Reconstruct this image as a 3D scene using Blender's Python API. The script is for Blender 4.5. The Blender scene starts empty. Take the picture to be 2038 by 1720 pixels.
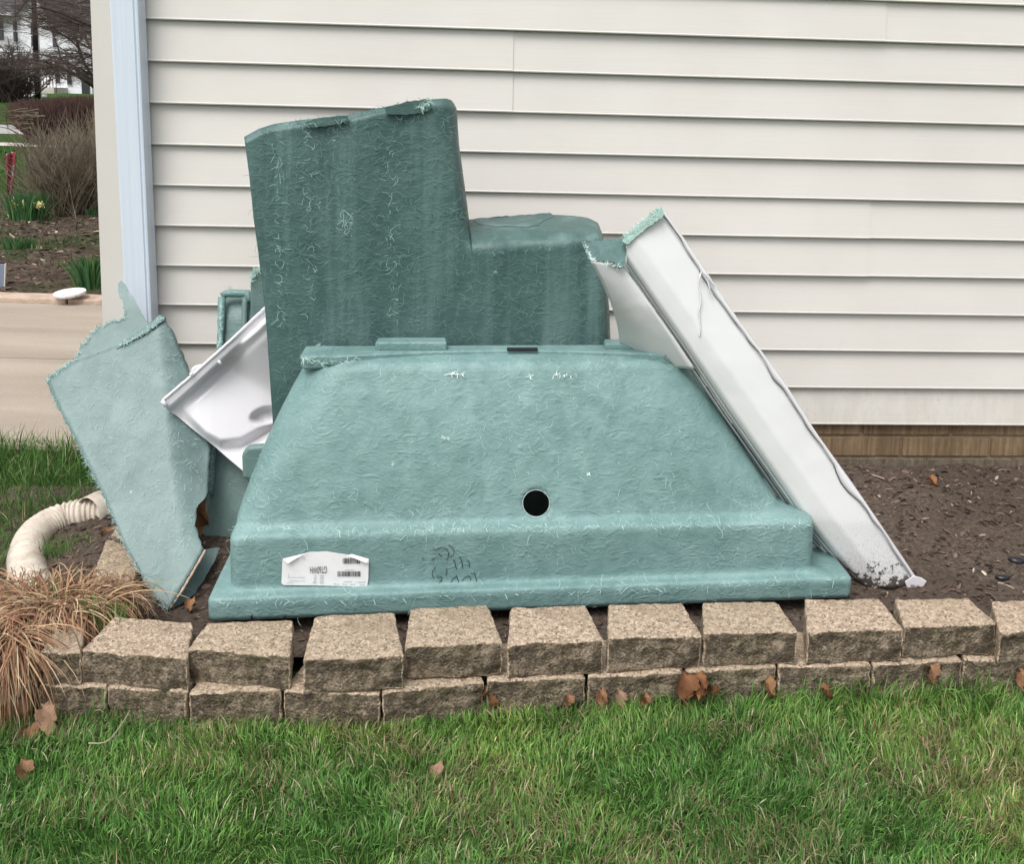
import bpy, bmesh, math, random
import numpy as np
from mathutils import Vector, noise, Matrix, Euler

random.seed(7); rng = np.random.default_rng(7)
S = bpy.context.scene
COL = S.collection
PI = math.pi

# ------------------------------------------------------------------ camera
CAMZ = 1.40
FPX, PX, PY, PITCH, ROLL = 2045.0, 1158.0, 490.0, 0.1498, 0.0273
_F = Vector((0, math.cos(PITCH), -math.sin(PITCH))); _R = Vector((1, 0, 0)); _U = _R.cross(_F)
CR = _R * math.cos(ROLL) + _U * math.sin(ROLL); CU = -_R * math.sin(ROLL) + _U * math.cos(ROLL)
cd = bpy.data.cameras.new('camera'); cam = bpy.data.objects.new('camera', cd); COL.objects.link(cam)
cam.matrix_world = Matrix(((CR.x, CU.x, -_F.x, 0), (CR.y, CU.y, -_F.y, 0), (CR.z, CU.z, -_F.z, CAMZ), (0, 0, 0, 1)))
cd.sensor_fit = 'HORIZONTAL'; cd.sensor_width = 36; cd.lens = 36 * FPX / 2038
cd.shift_x = (1019 - PX) / 2038; cd.shift_y = -(860 - PY) / 2038
cd.clip_start = 0.05; cd.clip_end = 1500
S.camera = cam

# ------------------------------------------------------------------ light: overcast day
W = bpy.data.worlds.new('World'); S.world = W; W.use_nodes = True
nt = W.node_tree; nt.nodes.clear()
sky = nt.nodes.new('ShaderNodeTexSky'); sky.sky_type = 'NISHITA'; sky.sun_disc = False
SUN_EL, SUN_AZ = math.radians(60), math.radians(205)
sky.sun_elevation = SUN_EL; sky.sun_rotation = SUN_AZ; sky.dust_density = 4.0; sky.air_density = 1.0; sky.ozone_density = 1.0
hs = nt.nodes.new('ShaderNodeHueSaturation'); hs.inputs['Saturation'].default_value = 0.22
bg = nt.nodes.new('ShaderNodeBackground'); bg.inputs[1].default_value = 0.15
wo = nt.nodes.new('ShaderNodeOutputWorld')
nt.links.new(sky.outputs[0], hs.inputs['Color']); nt.links.new(hs.outputs[0], bg.inputs[0]); nt.links.new(bg.outputs[0], wo.inputs[0])
sd = bpy.data.lights.new('sun', 'SUN'); sd.energy = 1.35; sd.angle = math.radians(35); sd.color = (1, .965, .92)
sun = bpy.data.objects.new('sun', sd); COL.objects.link(sun)
# Nishita: rotation measured clockwise from +Y
sdir = Vector((math.sin(SUN_AZ) * math.cos(SUN_EL), math.cos(SUN_AZ) * math.cos(SUN_EL), math.sin(SUN_EL)))
sun.rotation_euler = sdir.to_track_quat('Z', 'Y').to_euler()
vs = S.view_settings; vs.view_transform = 'Standard'; vs.look = 'None'; vs.gamma = 1; vs.use_curve_mapping = False
vs.exposure = 0.48

# ------------------------------------------------------------------ measuring helpers
CAM = Vector((0, 0, CAMZ))
def ray(x, y): return (_F + CR * ((x - PX) / FPX) - CU * ((y - PY) / FPX))
def UZ(x, y, z):
    d = ray(x, y); return CAM + d * ((z - CAMZ) / d.z)
def UY(x, y, Y):
    d = ray(x, y); return CAM + d * (Y / d.y)
def UP(x, y, p0, n):
    d = ray(x, y); return CAM + d * ((p0 - CAM).dot(n) / d.dot(n))
def PR(P):
    v = Vector(P) - CAM; d = v.dot(_F); return PX + FPX * v.dot(CR) / d, PY - FPX * v.dot(CU) / d
def V(*a): return Vector(a)
def lerp(a, b, t): return a + (b - a) * t
def sstep(a, b, x):
    t = min(1, max(0, (x - a) / (b - a))); return t * t * (3 - 2 * t)
def poly_at(pts, t):
    """point at fraction t of the arc length of a pixel polyline"""
    P = [Vector(p) for p in pts]; ls = [(P[i + 1] - P[i]).length for i in range(len(P) - 1)]
    tot = sum(ls); d = t * tot
    for i, l in enumerate(ls):
        if d <= l or i == len(ls) - 1: return P[i].lerp(P[i + 1], min(1, d / max(l, 1e-9)))
        d -= l

# ------------------------------------------------------------------ object helpers
def tag(o, label=None, cat=None, group=None, kind=None):
    if label: o['label'] = label
    if cat: o['category'] = cat
    if group: o['group'] = group
    if kind: o['kind'] = kind
    return o
def thing(name, label, cat, loc=(0, 0, 0), group=None):
    o = bpy.data.objects.new(name, None); COL.objects.link(o); o.location = loc; o.empty_display_size = .1
    return tag(o, label, cat, group)
def wloc(o):
    v = Vector((0, 0, 0))
    while o: v += Vector(o.location); o = o.parent
    return v
def mesh(name, verts, faces, mat, parent=None, smooth=False, loc=None, mats=None, midx=None):
    """verts in world coordinates; they are stored relative to the object's own origin"""
    me = bpy.data.meshes.new(name)
    V3 = np.array([tuple(v) for v in verts], dtype=float) if not isinstance(verts, np.ndarray) else verts.astype(float)
    o = bpy.data.objects.new(name, me); COL.objects.link(o)
    org = wloc(parent) if parent else Vector((0, 0, 0))
    if loc is not None: o.location = Vector(loc) - org; org = Vector(loc)
    me.from_pydata((V3 - np.array(org)).tolist() if len(V3) < 60000 else (V3 - np.array(org)).tolist(), [], faces if not isinstance(faces, np.ndarray) else faces.tolist())
    for m in (mats or [mat]): me.materials.append(m)
    if midx is not None: me.polygons.foreach_set('material_index', list(midx))
    if smooth: me.polygons.foreach_set('use_smooth', [True] * len(me.polygons))
    if parent: o.parent = parent
    me.update()
    return o
def bm_obj(name, bm, mat, parent=None, smooth=False):
    me = bpy.data.meshes.new(name); org = wloc(parent) if parent else Vector((0, 0, 0))
    for v in bm.verts: v.co -= org
    bmesh.ops.recalc_face_normals(bm, faces=bm.faces)
    bm.to_mesh(me); bm.free(); me.materials.append(mat)
    if smooth: me.polygons.foreach_set('use_smooth', [True] * len(me.polygons))
    o = bpy.data.objects.new(name, me); COL.objects.link(o)
    if parent: o.parent = parent
    return o
def solidify(o, t, off=-1):
    m = o.modifiers.new('thick', 'SOLIDIFY'); m.thickness = t; m.offset = off; return o
def bevel(o, w, seg=3):
    m = o.modifiers.new('bev', 'BEVEL'); m.width = w; m.segments = seg; m.limit_method = 'ANGLE'; m.angle_limit = math.radians(35)
    for p in o.data.polygons: p.use_smooth = True
    n = o.modifiers.new('wn', 'WEIGHTED_NORMAL'); n.keep_sharp = True; return o
def box(name, p0, ex, ey, ez, mat, parent=None, bev=0, seg=2):
    p0, ex, ey, ez = map(Vector, (p0, ex, ey, ez))
    v = [p0, p0 + ex, p0 + ex + ey, p0 + ey, p0 + ez, p0 + ex + ez, p0 + ex + ey + ez, p0 + ey + ez]
    f = [(0, 3, 2, 1), (4, 5, 6, 7), (0, 1, 5, 4), (1, 2, 6, 5), (2, 3, 7, 6), (3, 0, 4, 7)]
    o = mesh(name, v, f, mat, parent)
    if bev: bevel(o, bev, seg)
    return o
def coons(bottom, right, top, left, nu, nv):
    """grid of pixel points; bottom/top run left->right, left/right run bottom->top"""
    G = []
    B = [poly_at(bottom, i / nu) for i in range(nu + 1)]; T = [poly_at(top, i / nu) for i in range(nu + 1)]
    L = [poly_at(left, j / nv) for j in range(nv + 1)]; R = [poly_at(right, j / nv) for j in range(nv + 1)]
    for j in range(nv + 1):
        v = j / nv; row = []
        for i in range(nu + 1):
            u = i / nu
            p = B[i] * (1 - v) + T[i] * v + L[j] * (1 - u) + R[j] * u - (B[0] * (1 - u) * (1 - v) + B[nu] * u * (1 - v) + T[0] * (1 - u) * v + T[nu] * u * v)
            row.append((p.x, p.y, u, v))
        G.append(row)
    return G
def grid_faces(nu, nv):
    return [(j * (nu + 1) + i, j * (nu + 1) + i + 1, (j + 1) * (nu + 1) + i + 1, (j + 1) * (nu + 1) + i) for j in range(nv) for i in range(nu)]
def sheet(name, curves, nu, nv, place, mat, parent, thick=.005, lump=.0015, fringe=0):
    G = coons(*curves, nu, nv); vv = []
    for j, row in enumerate(G):
        for i, (x, y, u, v) in enumerate(row):
            if fringe and (i in (0, nu) or j in (0, nv)):
                x += random.uniform(-fringe, fringe); y += random.uniform(-fringe, fringe)
            p = place(x, y, u, v)
            if lump: p = p + Vector((0, 1, 0)) * lump * noise.noise(p * 14) + Vector((0, 1, 0)) * lump * .6 * noise.noise(p * 45)
            vv.append(p)
    o = mesh(name, vv, grid_faces(nu, nv), mat, parent, smooth=True)
    if thick: solidify(o, thick)
    return o
def refine(pts, n, jit):
    out = []
    for i in range(len(pts) - 1):
        a, b = Vector(pts[i]), Vector(pts[i + 1]); k = max(1, int((b - a).length / n))
        for q in range(k):
            p = a.lerp(b, q / k)
            out.append((p.x + random.uniform(-jit, jit), p.y + random.uniform(-jit, jit)))
    out.append(pts[-1]); return out
def polysheet(name, pts, place, mat, parent, thick=.005):
    vv = [place(x, y) for x, y in pts]
    o = mesh(name, vv, [tuple(range(len(vv) - 1, -1, -1))], mat, parent)
    solidify(o, thick); return o

# ribbons: strips of blades / strands / twigs built in numpy
def ribbons(name, P, Wd, side, mat, parent=None, cols=None, kind='stuff'):
    """P (n,k,3) centre points, Wd (n,k) widths, side (n,3) or (n,k,3) unit side vectors"""
    n, k, _ = P.shape
    if side.ndim == 2: side = np.repeat(side[:, None, :], k, 1)
    A = P - side * Wd[..., None] / 2; B = P + side * Wd[..., None] / 2
    verts = np.stack([A, B], 2).reshape(-1, 3)
    base = (np.arange(n) * k * 2)[:, None]; j = np.arange(k - 1)[None, :] * 2
    q = np.stack([base + j, base + j + 1, base + j + 3, base + j + 2], -1).reshape(-1, 4)
    me = bpy.data.meshes.new(name)
    org = np.array(wloc(parent)) if parent else np.zeros(3)
    me.vertices.add(len(verts)); me.vertices.foreach_set('co', (verts - org).ravel())
    me.loops.add(q.size); me.loops.foreach_set('vertex_index', q.ravel().astype(np.int32))
    me.polygons.add(len(q)); me.polygons.foreach_set('loop_start', np.arange(0, q.size, 4, dtype=np.int32))
    me.polygons.foreach_set('use_smooth', np.ones(len(q), dtype=bool))
    if cols is not None:
        a = me.color_attributes.new('col', 'FLOAT_COLOR', 'POINT')
        c = np.repeat(cols[:, None, :], k * 2, 1).reshape(-1, 3)
        a.data.foreach_set('color', np.concatenate([c, np.ones((len(c), 1))], 1).ravel())
    me.materials.append(mat); me.update(calc_edges=True); me.validate()
    o = bpy.data.objects.new(name, me); COL.objects.link(o)
    if parent: o.parent = parent
    if kind: o['kind'] = kind
    return o
class Tubes:
    def __init__(s): s.v = []; s.f = []
    def add(s, pts, rads, n=4, cap=False):
        b = len(s.v); pts = [Vector(p) for p in pts]
        for i, p in enumerate(pts):
            d = (pts[min(i + 1, len(pts) - 1)] - pts[max(i - 1, 0)]).normalized()
            a = d.cross(Vector((.3, .1, .95)) if abs(d.z) < .9 else Vector((1, 0, 0))).normalized(); c = d.cross(a)
            for q in range(n):
                th = 2 * PI * q / n; s.v.append(p + (a * math.cos(th) + c * math.sin(th)) * rads[i])
        for i in range(len(pts) - 1):
            for q in range(n):
                s.f.append((b + i * n + q, b + i * n + (q + 1) % n, b + (i + 1) * n + (q + 1) % n, b + (i + 1) * n + q))
        if cap: s.f.append(tuple(b + q for q in range(n))[::-1]); s.f.append(tuple(b + (len(pts) - 1) * n + q for q in range(n)))
    def build(s, name, mat, parent=None, smooth=True): return mesh(name, s.v, s.f, mat, parent, smooth)

# ------------------------------------------------------------------ materials
def srgb(r, g, b):
    f = lambda c: (c / 255 / 12.92) if c / 255 <= .04045 else ((c / 255 + .055) / 1.055) ** 2.4
    return (f(r), f(g), f(b), 1)
class M:
    def __init__(s, name, rough=.6, spec=.5):
        s.m = bpy.data.materials.new(name); s.m.use_nodes = True; s.t = s.m.node_tree; s.n = s.t.nodes
        s.b = s.n['Principled BSDF']; s.b.inputs['Roughness'].default_value = rough
        s.b.inputs['Specular IOR Level'].default_value = spec
        s.tc = s.n.new('ShaderNodeTexCoord')
    def L(s, a, b): s.t.links.new(a, b)
    def map(s, scale=(1, 1, 1), rot=(0, 0, 0), src='Object'):
        mp = s.n.new('ShaderNodeMapping'); mp.inputs['Scale'].default_value = scale; mp.inputs['Rotation'].default_value = rot
        s.L(s.tc.outputs[src], mp.inputs[0]); return mp.outputs[0]
    def noise(s, sc, vec=None, det=3, rough=.55, dist=0, typ=None):
        t = s.n.new('ShaderNodeTexNoise'); t.inputs['Scale'].default_value = sc; t.inputs['Detail'].default_value = det
        t.inputs['Roughness'].default_value = rough; t.inputs['Distortion'].default_value = dist
        if typ: t.noise_type = typ; t.normalize = True
        s.L(vec if vec else s.tc.outputs['Object'], t.inputs['Vector']); return t.outputs['Fac']
    def voro(s, sc, vec=None, out='Distance', feat='F1'):
        t = s.n.new('ShaderNodeTexVoronoi'); t.feature = feat; t.inputs['Scale'].default_value = sc
        s.L(vec if vec else s.tc.outputs['Object'], t.inputs['Vector']); return t.outputs[out]
    def ramp(s, fac, stops):
        r = s.n.new('ShaderNodeValToRGB'); e = r.color_ramp.elements
        while len(e) < len(stops): e.new(.5)
        for q, (p, c) in zip(e, stops):
            q.position = p; q.color = c if len(c) == 4 else (*c, 1)
        s.L(fac, r.inputs[0]); return r.outputs[0]
    def mr(s, fac, a, b, c=0, d=1):
        r = s.n.new('ShaderNodeMapRange'); s.L(fac, r.inputs[0])
        for i, x in enumerate((a, b, c, d)): r.inputs[i + 1].default_value = x
        return r.outputs[0]
    def mix(s, fac, a, b, mode='MIX'):
        x = s.n.new('ShaderNodeMix'); x.data_type = 'RGBA'; x.blend_type = mode
        for v, i in ((fac, 0), (a, 6), (b, 7)):
            if isinstance(v, (int, float)): x.inputs[i].default_value = v
            elif isinstance(v, tuple): x.inputs[i].default_value = v
            else: s.L(v, x.inputs[i])
        return x.outputs[2]
    def math(s, op, a, b=0.):
        x = s.n.new('ShaderNodeMath'); x.operation = op
        for v, i in ((a, 0), (b, 1)):
            if isinstance(v, (int, float)): x.inputs[i].default_value = v
            else: s.L(v, x.inputs[i])
        return x.outputs[0]
    def sep(s, out='Z', src='Object'):
        x = s.n.new('ShaderNodeSeparateXYZ'); s.L(s.tc.outputs[src], x.inputs[0]); return x.outputs[out]
    def obj_random(s): return s.n.new('ShaderNodeObjectInfo').outputs['Random']
    def color(s, c):
        if isinstance(c, tuple): s.b.inputs['Base Color'].default_value = c
        else: s.L(c, s.b.inputs['Base Color'])
        return s
    def bump(s, h, dist, strength=1.0, prev=None):
        x = s.n.new('ShaderNodeBump'); x.inputs['Strength'].default_value = strength; x.inputs['Distance'].default_value = dist
        s.L(h, x.inputs['Height'])
        if prev: s.L(prev, x.inputs['Normal'])
        s.L(x.outputs[0], s.b.inputs['Normal']); return x.outputs[0]

def simple(name, c, rough=.6, spec=.5, vary=.12, sc=8, bump=0, bsc=60):
    m = M(name, rough, spec); n = m.noise(sc, det=5)
    d = tuple(x * (1 - vary) for x in c[:3]) + (1,); l = tuple(min(1, x * (1 + vary)) for x in c[:3]) + (1,)
    m.color(m.ramp(n, [(.3, d), (.7, l)]))
    if bump: m.bump(m.noise(bsc, det=4), bump)
    return m.m

def siding_mat():
    m = M('vinyl_siding', .5, .35)
    g = m.noise(1, m.map((3, 3, 260)), det=4, rough=.7)
    g2 = m.noise(1, m.map((14, 14, 900)), det=3)
    big = m.noise(2.2, det=4); sp = m.noise(30, m.map((1, 1, 3)), det=6, rough=.7)
    c = m.ramp(big, [(.3, (.64, .612, .572, 1)), (.7, (.69, .664, .625, 1))])
    c = m.mix(m.mr(sp, .62, .75, 0, .18), c, (.36, .33, .29, 1))
    c = m.mix(.04, c, m.ramp(g, [(.35, (.3, .3, .3, 1)), (.65, (1, 1, 1, 1))]), 'MULTIPLY')
    m.color(c)
    n = m.bump(g, .0007, .4); m.bump(g2, .0004, .4, n)
    return m.m
def siding_low_mat():
    m = M('weathered_vinyl_siding', .55, .3)
    g = m.noise(1, m.map((3, 3, 260)), det=4, rough=.7); st = m.noise(1, m.map((22, 22, 6)), det=5, rough=.7)
    c = m.ramp(st, [(.38, (.575, .55, .505, 1)), (.62, (.635, .61, .565, 1)), (.8, (.47, .42, .34, 1))])
    m.color(m.mix(m.mr(m.noise(90, det=4), .62, .72, 0, .4), c, (.36, .32, .25, 1))); m.bump(g, .0012, .5); return m.m
def glass_mat(name, base, light, dark, wr=1.0, hair=.5, streak=.2):
    """fibreglass back: resin colour, crinkled mat of glass strands"""
    m = M(name, .46, .38)
    big = m.noise(3.2, det=5, rough=.6); mid = m.noise(17, det=5, rough=.65, dist=.6)
    c = m.ramp(big, [(.28, dark), (.5, base), (.74, light)])
    c = m.mix(.5, c, m.ramp(mid, [(.3, dark), (.72, light)]))
    w = m.noise(1, m.map((40, 40, 62)), det=3, rough=.6, dist=1.6, typ='RIDGED_MULTIFRACTAL')
    w2 = m.noise(1, m.map((85, 85, 150), (0, .5, 0)), det=2, rough=.6, dist=2.2, typ='RIDGED_MULTIFRACTAL')
    fib = m.math('MAXIMUM', m.mr(w, .62, .95), m.math('MULTIPLY', m.mr(w2, .7, 1.0), .8))
    c = m.mix(m.math('MULTIPLY', fib, .26 * hair), c, tuple(min(1, x * 2.0 + .08) for x in light[:3]) + (1,))
    st = m.noise(1, m.map((13, 13, 1.1)), det=4, rough=.6)
    c = m.mix(m.mr(st, .5, .74, 0, streak), c, tuple(min(1, x * 1.35 + .03) for x in light[:3]) + (1,))
    sp = m.noise(46, det=2, rough=.5)
    c = m.mix(m.mr(sp, .76, .80, 0, .5), c, (.62, .74, .7, 1))
    m.color(c)
    w0 = m.noise(1, m.map((17, 17, 30)), det=4, rough=.55, dist=2.4, typ='RIDGED_MULTIFRACTAL')
    n = m.bump(w0, .0034 * wr, .7); n = m.bump(m.math('MULTIPLY', w, m.mr(m.noise(5, det=3), .35, .65, .3, 1)), .0030 * wr, .8, n); n = m.bump(m.noise(1, m.map((30, 30, 48)), det=5, rough=.62, dist=1.5), .0035 * wr, .7, n)
    n = m.bump(w2, .0010 * wr, .7, n); m.bump(m.noise(6, det=2), .006, .5, n)
    return m.m
def strand_mat(name, c):
    m = M(name, .45, .4); m.color(c); return m.m
def attr_mat(name, rough=.5, trans=.25, spec=.3):
    m = M(name, rough, spec); a = m.n.new('ShaderNodeVertexColor'); a.layer_name = 'col'; m.color(a.outputs[0])
    if trans:
        tr = m.n.new('ShaderNodeBsdfTranslucent'); m.L(a.outputs[0], tr.inputs[0]); mx = m.n.new('ShaderNodeMixShader')
        mx.inputs[0].default_value = trans; m.L(m.b.outputs[0], mx.inputs[1]); m.L(tr.outputs[0], mx.inputs[2])
        m.L(mx.outputs[0], m.n['Material Output'].inputs[0])
    return m.m
def block_mat(name, split):
    m = M(name, .92, .15)
    v = m.voro(210, out='Color'); sx = m.n.new('ShaderNodeSeparateXYZ'); m.L(v, sx.inputs[0]); cell = sx.outputs[0]
    n1 = m.noise(7, det=6, rough=.7); n2 = m.noise(60, det=4, rough=.7)
    base = m.ramp(n2, [(.25, (.17, .125, .09, 1)), (.5, (.375, .29, .215, 1)), (.75, (.56, .445, .34, 1))])
    base = m.mix(m.mr(cell, .72, .92, 0, .6), base, (.66, .54, .42, 1))
    base = m.mix(m.mr(cell, .0, .2, .85, 0), base, (.10, .072, .055, 1))
    r = m.obj_random(); base = m.mix(m.math('MULTIPLY', r, .3), base, (.27, .23, .15, 1))
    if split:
        base = m.mix(.45, base, (.10, .082, .055, 1))  # front darkened all over in colour: shade of an upright face plus staining
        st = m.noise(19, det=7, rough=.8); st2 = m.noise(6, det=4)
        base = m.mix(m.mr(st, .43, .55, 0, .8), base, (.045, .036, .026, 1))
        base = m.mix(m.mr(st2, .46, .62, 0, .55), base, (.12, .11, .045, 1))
    else:
        base = m.mix(m.mr(n1, .52, .7, 0, .4), base, (.2, .155, .1, 1))
    m.color(base)
    n = m.bump(m.voro(170), .003, .8); n = m.bump(n2, .004, .8, n)
    m.bump(m.noise(24, det=5, rough=.7), .010 if split else .002, .9, n)
    return m.m
MAT = {}
MAT['siding'] = siding_mat(); MAT['siding_low'] = siding_low_mat()
MAT['post'] = simple('corner_vinyl', (.63, .60, .555, 1), .5, .3, .04, 3, .0004, 200)
m = M('downspout_paint', .42, .4); m.color(m.ramp(m.noise(1, m.map((60, 60, 1.2)), det=4), [(.3, (.60, .67, .76, 1)), (.7, (.66, .73, .81, 1))])); m.bump(m.noise(4, det=2), .002, .4); MAT['spout'] = m.m
GB = ((.152, .262, .254, 1), (.240, .368, .360, 1), (.106, .198, .190, 1))
MAT['tub'] = glass_mat('seafoam_fibreglass', GB[0], GB[1], GB[2], .75, .6, .14)
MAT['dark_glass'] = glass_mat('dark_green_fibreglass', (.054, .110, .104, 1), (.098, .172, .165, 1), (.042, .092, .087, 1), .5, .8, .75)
MAT['flat_glass'] = glass_mat('pale_green_fibreglass', (.145, .215, .208, 1), (.21, .295, .29, 1), (.10, .158, .153, 1), .30, 1.0)
MAT['back_glass'] = glass_mat('grey_green_fibreglass', (.12, .195, .183, 1), (.19, .285, .27, 1), (.09, .15, .14, 1), .4, .8)
MAT['strand'] = strand_mat('glass_strands', (.42, .60, .555, 1)); MAT['strand_dark'] = strand_mat('glass_strands_dull', (.155, .265, .24, 1))
MAT['strand_pale'] = strand_mat('glass_strands_pale', (.30, .42, .395, 1))
MAT['torn'] = simple('torn_glass_edge', (.36, .52, .47, 1), .7, .3, .25, 90, .003, 200)
MAT['gel'] = simple('white_gelcoat', (.70, .69, .715, 1), .2, .5, .03, 3, .002, 4)
def gel_dirty():
    m = M('weathered_white_gelcoat', .38, .45)
    c = m.ramp(m.noise(2.5, det=4), [(.3, (.655, .665, .665, 1)), (.7, (.71, .72, .72, 1))])
    z = m.sep('Z')
    low = m.mr(z, .0, .115, .16, -.16)
    blot = m.math('ADD', m.noise(38, det=7, rough=.75), low)
    blot2 = m.math('ADD', m.noise(240, det=3, rough=.7), m.mr(z, 0., .35, .10, -.12))
    c = m.mix(m.mr(blot2, .58, .66, 0, .45), c, (.22, .19, .18, 1))
    c = m.mix(m.mr(blot, .545, .575, 0, .95), c, (.055, .042, .035, 1))
    m.color(c); m.bump(m.noise(3, det=2), .003, .3); return m.m
MAT['gel_dirty'] = gel_dirty()
MAT['black'] = simple('black_strip', (.012, .012, .016, 1), .35, .5, .1)
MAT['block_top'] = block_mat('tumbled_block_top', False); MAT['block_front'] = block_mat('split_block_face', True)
def soil_mat():
    m = M('bare_soil', .95, .1)
    n = m.noise(9, det=8, rough=.75); n2 = m.noise(70, det=6, rough=.75); n3 = m.noise(1.6, det=3)
    c = m.ramp(n2, [(.3, (.05, .038, .030, 1)), (.5, (.125, .096, .077, 1)), (.68, (.21, .165, .132, 1)), (.8, (.33, .265, .21, 1))])
    c = m.mix(m.mr(n3, .4, .65, 0, .5), c, (.055, .042, .034, 1)); c = m.mix(m.mr(n, .5, .75, 0, .5), c, (.12, .088, .065, 1))
    m.color(c); q = m.bump(n2, .008, 1); m.bump(m.noise(25, det=6, rough=.7), .015, .9, q); return m.m
MAT['soil'] = soil_mat()
MAT['chip'] = attr_mat('wood_chips', .85, 0, .15); MAT['blade'] = attr_mat('grass_blades', .5, .28, .3)
MAT['dry'] = attr_mat('dry_grass_blades', .6, .15, .25); MAT['leafmat'] = None
def lawn_mat():
    m = M('lawn_ground', .95, .1)
    n = m.noise(.9, det=6, rough=.7); n2 = m.noise(35, det=6, rough=.75)
    c = m.ramp(n2, [(.3, (.018, .035, .010, 1)), (.6, (.050, .105, .022, 1)), (.8, (.10, .16, .045, 1))])
    c = m.mix(m.mr(n, .45, .75, 0, .4), c, (.09, .10, .035, 1)); m.color(c); m.bump(n2, .03, 1); return m.m
MAT['lawn'] = lawn_mat()
def concrete():
    m = M('driveway_concrete', .75, .25); n = m.noise(1.2, m.map((.35, 2.2, 1)), det=6, rough=.65); n2 = m.noise(160, det=4, rough=.7)
    c = m.ramp(n, [(.3, (.25, .205, .165, 1)), (.5, (.35, .295, .24, 1)), (.72, (.46, .395, .325, 1))])
    c = m.mix(.35, c, m.ramp(n2, [(.3, (.18, .15, .12, 1)), (.7, (.5, .43, .36, 1))])); m.color(c); m.bump(n2, .002, .6); return m.m
MAT['concrete'] = concrete()
MAT['edging'] = simple('pinkish_edging_stone', (.47, .36, .285, 1), .85, .2, .22, 14, .006, 40)
MAT['joint'] = simple('joint_filler', (.09, .07, .055, 1), .9)
MAT['asphalt'] = simple('pale_street', (.36, .35, .34, 1), .9, .2, .08, 3)
MAT['walk'] = simple('sidewalk_concrete', (.52, .49, .44, 1), .85, .2, .1, 3)
def brick_mat():
    m = M('ribbed_foundation_brick', .92, .15)
    rib = m.noise(1, m.map((75, 75, 5)), det=3, rough=.6); n = m.noise(9, det=5, rough=.7); n2 = m.noise(120, det=4, rough=.7)
    c = m.ramp(rib, [(.3, (.14, .095, .055, 1)), (.6, (.255, .18, .108, 1)), (.78, (.35, .26, .17, 1))])
    c = m.mix(m.mr(n, .45, .7, 0, .5), c, (.10, .075, .05, 1)); c = m.mix(m.mr(n2, .6, .75, 0, .4), c, (.32, .25, .18, 1))
    m.color(c); q = m.bump(rib, .004, .9); m.bump(n2, .003, .7, q); return m.m
MAT['brick'] = brick_mat()
def brick_low():  # darker, greyer brick for the lower courses
    m = M('lower_foundation_brick', .92, .15); rib = m.noise(1, m.map((60, 60, 20)), det=5, rough=.7)
    c = m.ramp(rib, [(.3, (.085, .07, .05, 1)), (.6, (.17, .14, .105, 1)), (.8, (.26, .225, .18, 1))]); m.color(c); m.bump(rib, .008, 1); return m.m
MAT['brick_low'] = brick_low()
MAT['mortar'] = simple('mortar', (.20, .15, .10, 1), .95, .1, .25, 30, .003, 120)
MAT['pipe'] = None
def pipe_mat():
    m = M('dirty_white_plastic_pipe', .55, .35); n = m.noise(16, det=6, rough=.7); n2 = m.noise(60, det=5, rough=.7)
    c = m.ramp(n, [(.3, (.40, .33, .26, 1)), (.55, (.60, .54, .46, 1)), (.8, (.68, .64, .57, 1))])
    m.color(m.mix(m.mr(n2, .55, .75, 0, .5), c, (.26, .19, .13, 1))); m.bump(n2, .001, .6); return m.m
MAT['pipe'] = pipe_mat()
MAT['bark'] = simple('bare_bark', (.105, .082, .072, 1), .9, .1, .25, 10)
MAT['bark_red'] = simple('reddish_twigs', (.085, .052, .045, 1), .9, .1, .3, 6)
MAT['bark_grey'] = simple('grey_twigs', (.20, .17, .125, 1), .9, .1, .3, 6)
MAT['white_wall'] = simple('white_house_boards', (.80, .81, .84, 1), .7, .2, .05, .6)
MAT['roof'] = simple('grey_roof_shingles', (.115, .11, .125, 1), .9, .1, .2, 3, .02, 9)
MAT['pane'] = simple('dark_window_glass', (.06, .062, .07, 1), .12, .6, .2, 1)
MAT['dark'] = simple('dark_door_paint', (.03, .03, .035, 1), .6)
MAT['iron'] = simple('dark_iron', (.018, .018, .02, 1), .5)
MAT['polewood'] = simple('tarred_pole', (.022, .018, .02, 1), .8, .2, .3, 6, .01, 20)
MAT['paper'] = simple('sticker_paper', (.80, .80, .80, 1), .5, .4, .05, 30, .0006, 60)
MAT['ink'] = simple('print_ink', (.05, .05, .06, 1), .7); MAT['ink_pale'] = simple('faded_print_ink', (.36, .36, .40, 1), .7)
MAT['marker'] = simple('marker_ink', (.02, .06, .055, 1), .6)
MAT['emb'] = simple('moulded_letter_edge', (.15, .31, .28, 1), .5)
MAT['scuff'] = simple('white_scuff', (.72, .84, .80, 1), .6)
MAT['red'] = None
m = M('red_patterned_cloth', .8, .2); m.color(m.ramp(m.noise(16, det=4, rough=.7), [(.44, (.30, .02, .03, 1)), (.52, (.22, .05, .06, 1)), (.6, (.42, .36, .37, 1))])); MAT['red'] = m.m
MAT['solar'] = simple('blue_grey_panel', (.13, .16, .22, 1), .3, .5, .1)
m = M('speckled_white_stone', .8, .2); m.color(m.ramp(m.noise(55, det=4), [(.36, (.3, .28, .26, 1)), (.44, (.74, .74, .74, 1))])); MAT['plate'] = m.m
m = M('oak_leaf_brown', .75, .25); r = m.obj_random()
c = m.ramp(r, [(0, (.22, .095, .045, 1)), (.5, (.36, .175, .08, 1)), (1, (.44, .29, .20, 1))])
m.color(m.mix(m.mr(m.noise(60, det=4), .45, .7, 0, .5), c, (.20, .09, .045, 1))); m.bump(m.noise(90, det=3), .003, .8); MAT['leafmat'] = m.m
MAT['petal'] = simple('pale_yellow_petals', (.85, .80, .42, 1), .6); MAT['petal_white'] = simple('white_petals', (.8, .8, .78, 1), .6)
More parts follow.
